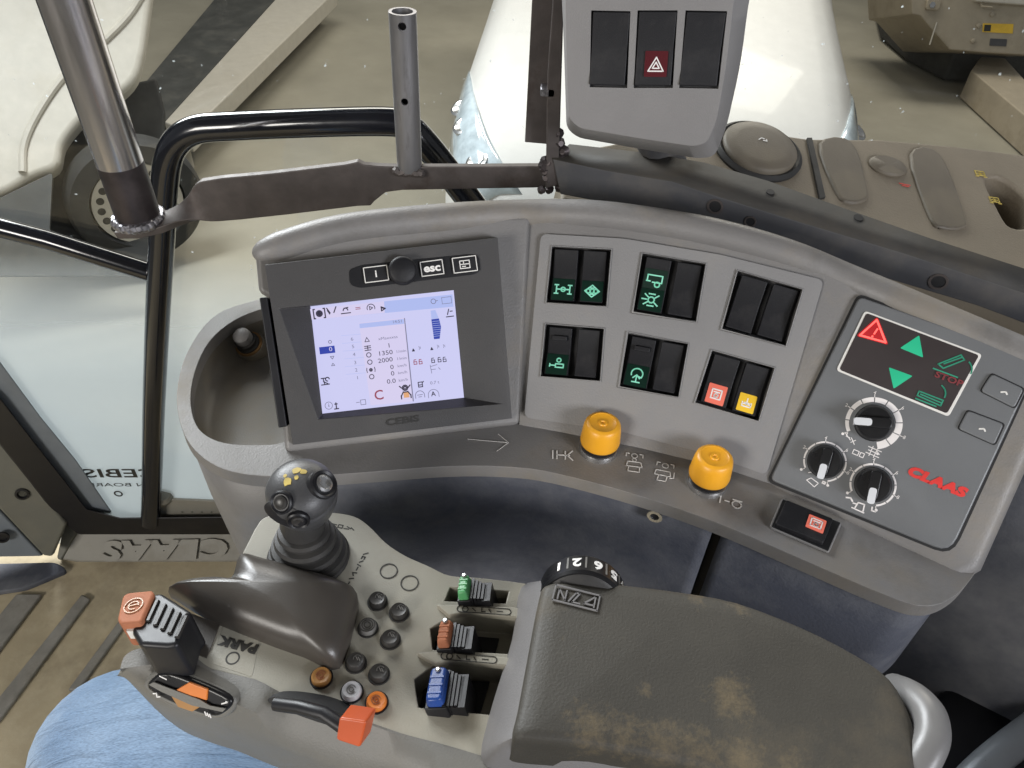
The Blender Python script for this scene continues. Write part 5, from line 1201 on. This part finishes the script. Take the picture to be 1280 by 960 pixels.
# lower outer edge runs (700,243) -> (1290,400); top edge of the web (700,190) -> (1290,335)
wA = at_y(700, 243, .655); wB = at_z(1300, 408, wA.z-.012)
un_ = (wB-wA); un_.z = 0; un_.normalize(); nw = V((un_.y, -un_.x, 0)); nw = nw if nw.y < 0 else -nw
web = Fr(wA, un_, nw)
webpx = [(690, 198), (760, 213), (840, 226), (900, 246), (1000, 277), (1130, 316), (1300, 372), (1300, 412), (1220, 382), (1100, 346), (1000, 315), (900, 286), (800, 262), (700, 243)]
beam = MB().slab(web, webpx, 0, -.005)
holes = [((894, 258), .0052), ((938, 277), .0038), ((1173, 352), .0055)]
kb_ = dist(web.pt(900, 260))/FPX
obj('beam_web', beam, M['beam'], F_, .0012)
for p, r_ in holes:
    q = Fr(web.pt(*p, .0), web.u, web.n)
    rim_ = obj('hole_rim', MB().ringpath(q, r_, r_*1.35, -.001, .0007), M['steel'], F_); obj('bolt_hole', MB().lathe(q, [(r_, -.001), (r_, .0002)], 18), M['pocket'], rim_)
# top flange leaning back
fpx0 = [(690, 197), (760, 212), (840, 225), (900, 245), (1000, 276), (1130, 315), (1300, 371)]
fpx1 = [(712, 180), (800, 190), (880, 203), (960, 226), (1060, 262), (1160, 297), (1300, 342)]
w0 = [web.pt(*p, 0) for p in fpx0]
flz = [at_plane(p[0], p[1], web.pt(690, 198), (V((0, 0, 1))*.96-nw*.2).normalized()) for p in fpx1]
w1 = []
for a, p in zip(w0, fpx1):
    w1.append(at_plane(p[0], p[1], a+V((0, 0, .001)), (V((0, 0, 1))+web.n*.08).normalized()))
b = MB(); b.loft([w0, w1], False, False, closed=False)
obj('beam_flange', b, M['beamtop'], F_, solid=.005)
ff_ = (w0[4]+w1[4])/2
for px, r_ in (((1073, 272), .004), ((963, 240), .0035)):
    nfl = (V((0, 0, 1))+web.n*.35).normalized(); i0 = 4 if px[0] > 1000 else 3; fl_n = (w0[i0+1]-w0[i0]).cross(w1[i0]-w0[i0]).normalized(); fl_n = fl_n if fl_n.z > 0 else -fl_n; q = Fr(at_plane(*px, (w0[i0]+w1[i0+1])/2+fl_n*.0004, fl_n), web.u, fl_n); obj('bolt_hole', MB().lathe(q, [(r_, -.001), (r_, .0004)], 14), M['pocket'], F_)

# ------------------------------------------------------------------ switch pod
pc_ = CAM+ray(815, 95)*.60
pn = (-ray(815, 95)); pn.normalize(); pn = (pn+V((.02, 0, -.14))).normalized()
PF = Fr(pc_, RGT, pn)
X = thing('switch_pod', 'grey upright switch pod with two black switches and a hazard switch', 'switch pod', PF.pt(810, 195))
pod = roundp([(700, -60), (950, -60), (936, 0), (926, 80), (908, 160), (893, 196), (872, 198), (800, 186), (722, 172), (708, 160), (705, 60)], [0, 0, 30, 30, 20, 18, 8, 20, 22, 12, 20], 3)
def podcut(q): return MB().cutter(PF, q, .03, -.008)
psw = [[(739, 13), (788, 14), (784, 110), (737, 109)], [(797, 13), (847, 13), (841, 110), (792, 110)], [(857, 13), (909, 14), (898, 111), (849, 110)]]
podf = roundp([(706, -60), (925, -60), (917, 0), (908, 80), (896, 150), (884, 178), (868, 183), (800, 173), (724, 160), (711, 148), (708, 60)], [0, 0, 30, 30, 20, 14, 8, 20, 18, 10, 20], 3)
pback = [PF.pt(p[0], p[1], -.016) for p in pod]
me = boolean(MB().loft([[p-PF.n*.04 for p in pback], pback, [PF.pt(p[0], p[1], 0) for p in podf]]), [podcut(q) for q in psw])
obj('body', me, M['pod'], X, .0035, 3)
for i, q in enumerate(psw):
    obj('switch_well', MB().slab(PF, q, -.006, -.0078), M['pocket'], X)
    qi = [lerp2(p, (sum(a[0] for a in q)/4, sum(a[1] for a in q)/4), .05) for p in q]
    o_ = PF.pt(*lerp2(qi[0], qi[2], .5)); f = Fr(o_, PF.pt(*qi[1])-PF.pt(*qi[0]), PF.n); w_ = (PF.pt(*qi[1])-PF.pt(*qi[0])).length; h_ = (PF.pt(*qi[3])-PF.pt(*qi[0])).length
    sec = lambda a: [f.at(a, -h_/2, -.008), f.at(a, -h_/2, .002), f.at(a, -h_*.02, -.0015), f.at(a, h_/2, .0015), f.at(a, h_/2, -.008)]
    r = obj('rocker_switch', MB().loft([sec(-w_/2), sec(w_/2)]), M['switch'], X, .001, 2, label=('left plain pod switch', 'hazard switch with a white triangle', 'right plain pod switch')[i])
    if i == 1:
        n_h = (f.u.cross((f.at(0, -h_*.02, -.0015)-f.at(0, -h_/2, .002)).normalized()))
        hz = Fr(PF.pt(820, 80, -.0002), f.u, n_h)
        b = MB(); b.box(hz, 0, 0, w_*.62, w_*.66, -.0008, .0012, .001); obj('hazard_lens', b, M['hazard'], r)
        h2 = Fr(hz.at(0, -.0005, .0012), hz.u, hz.n)
        obj('hazard_triangle', MB().strokes(h2, [[(-1, -.8), (1, -.8), (0, .9), (-1, -.8)], [(-.45, -.45), (.45, -.45), (0, .3), (-.45, -.45)]], .0009, .0003, .0058), M['white'], r)
b = MB(); b.tube([PF.pt(810, 120, -.045), PF.pt(820, 175, -.075), PF.pt(840, 215, -.16)], .018, 14); obj('bracket', b, M['beam'], X)

# ------------------------------------------------------------------ dashboard
dz = .84
df_ = Fr((.4, .66, dz), (1, 0, 0), V((.1, -.25, 1)))
E = thing('dashboard', 'dusty brown dashboard with a round speaker cover and ribbed pads', 'dashboard', df_.pt(1150, 260))
dtop = [(700, 250), (705, 190), (860, 160), (915, 158), (1010, 172), (1100, 173), (1190, 181), (1340, 200), (1340, 420), (1180, 330), (1020, 300), (850, 280)]
me = boolean(MB().slab(df_, dtop, 0, -.09), [MB().slab(df_, [(p.x, p.y) for p in spline([(1247, 207), (1268, 206), (1300, 232), (1306, 262), (1280, 266), (1262, 240)], 4, True)], .02, -.05)])
obj('body', me, M['dash'], E, .016, 4)
q = df_.sub((947, 190), None, .0)
kk = dist(q.o)/FPX
obj('cover_rim', MB().lathe(q, [(55*kk, -.002), (56*kk, .003), (51*kk, .006), (47*kk, .004)], 44), M['rubber'], E, angle=50)
rc = obj('round_cover', MB().lathe(q, [(47*kk, .002), (47*kk, .008), (44*kk, .0105), (30*kk, .0118), (0, .0122)], 44), M['dashpad'], E, angle=50)
qq = Fr(q.at(.002, .006, .0124), q.u, q.n); obj('cover_mark', MB().strokes(qq, [[(-1, -.2), (-.3, .5), (.3, .3)], [(0, -.3), (.8, -.4), (.8, .2)]], .0012, .0003, .005), M['white'], rc)
for pts in ([(1024, 178), (1066, 176), (1086, 236), (1082, 250), (1062, 252), (1046, 240)], [(1138, 192), (1176, 192), (1208, 270), (1204, 284), (1180, 284), (1164, 272)]):
    obj('raised_pad', MB().slab(df_, [(p.x, p.y) for p in spline(pts, 4, True)], .0035, -.004), M['dashpad'], E, .004, 3)
q = df_.sub((1109, 209)); obj('oval_button', MB().lathe(q, [(25*kk, 0), (25*kk, .002), (22*kk, .004), (0, .0045)], 32, sy=.75), M['dashpad'], E)
obj('seam', MB().slab(df_, [(1009, 172), (1015, 172), (1032, 246), (1025, 248)], .003, -.003), M['rubber'], E)
q = df_.sub((1131, 231), None, .0004); obj('red_print', MB().strokes(q, [[(-1, .2), (1, .0)], [(-.6, -.3), (.7, -.4)]], .001, .0003, .006), M['red_print'], E)
for p in ((1225, 217), (1243, 250)):
    q = df_.sub(p, None, .0003); obj('yellow_symbol', MB().strokes(q, [[(-.8, -.5), (.8, -.5), (.8, .6), (-.8, .6), (-.8, -.5)], [(-.8, 0), (.8, 0)], [(-1, -.8), (-.5, -.8)], [(.5, -.8), (1, -.8)], circ(.25, 8)], .0013, .0003, .0066), M['yellowprint'], E)
obj('small_vent', MB().slab(df_, [(640, 262), (650, 250), (700, 245), (702, 262)], .005, -.03), M['sill'], E, .004)

# ------------------------------------------------------------------ person's knee
kz = .54
knee = at_z(148, 938, kz+.0); hip = at_z(420, 1230, kz+.06)
ankle = V((knee.x-.02, knee.y-.02, .09)); mid1 = knee.lerp(hip, .5)
pts = [hip+V((.05, -.12, .02)), hip, mid1+V((0, 0, .012)), knee.lerp(hip, .16)+V((0, 0, .006)), knee+V((0, 0, -.012)), knee+V((-.012, .012, -.07)), knee.lerp(ankle, .45), ankle+V((0, 0, .06)), ankle]
rad = [.10, .098, .092, .084, .074, .070, .058, .05, .052]
sm = spline(pts, 6); rr = []
for i in range(len(sm)):
    t = i/6; j = min(int(t), len(rad)-2); rr.append(rad[j]+(rad[j+1]-rad[j])*(t-j))
leg = obj('person', MB().tube([V(p) for p in sm], rr, 32), M['denim'], label='seated person, only a knee and thigh in faded blue jeans visible beside the armrest', cat='person', angle=80)
sh = MB()
fo = Fr((ankle.x, ankle.y, 0), (-.5, .86, 0), (0, 0, 1))
sh.loft([[fo.at(a*1.0+.07, b2, h) for a, b2 in [(.17*math.cos(math.radians(t))*sx, .048*math.sin(math.radians(t))*sx) for t in range(0, 360, 20)]] for h, sx in ((.002, .96), (.02, 1.0), (.05, .95), (.075, .72), (.1, .42))])
obj('shoe', sh, M['rubber'], leg, angle=60)
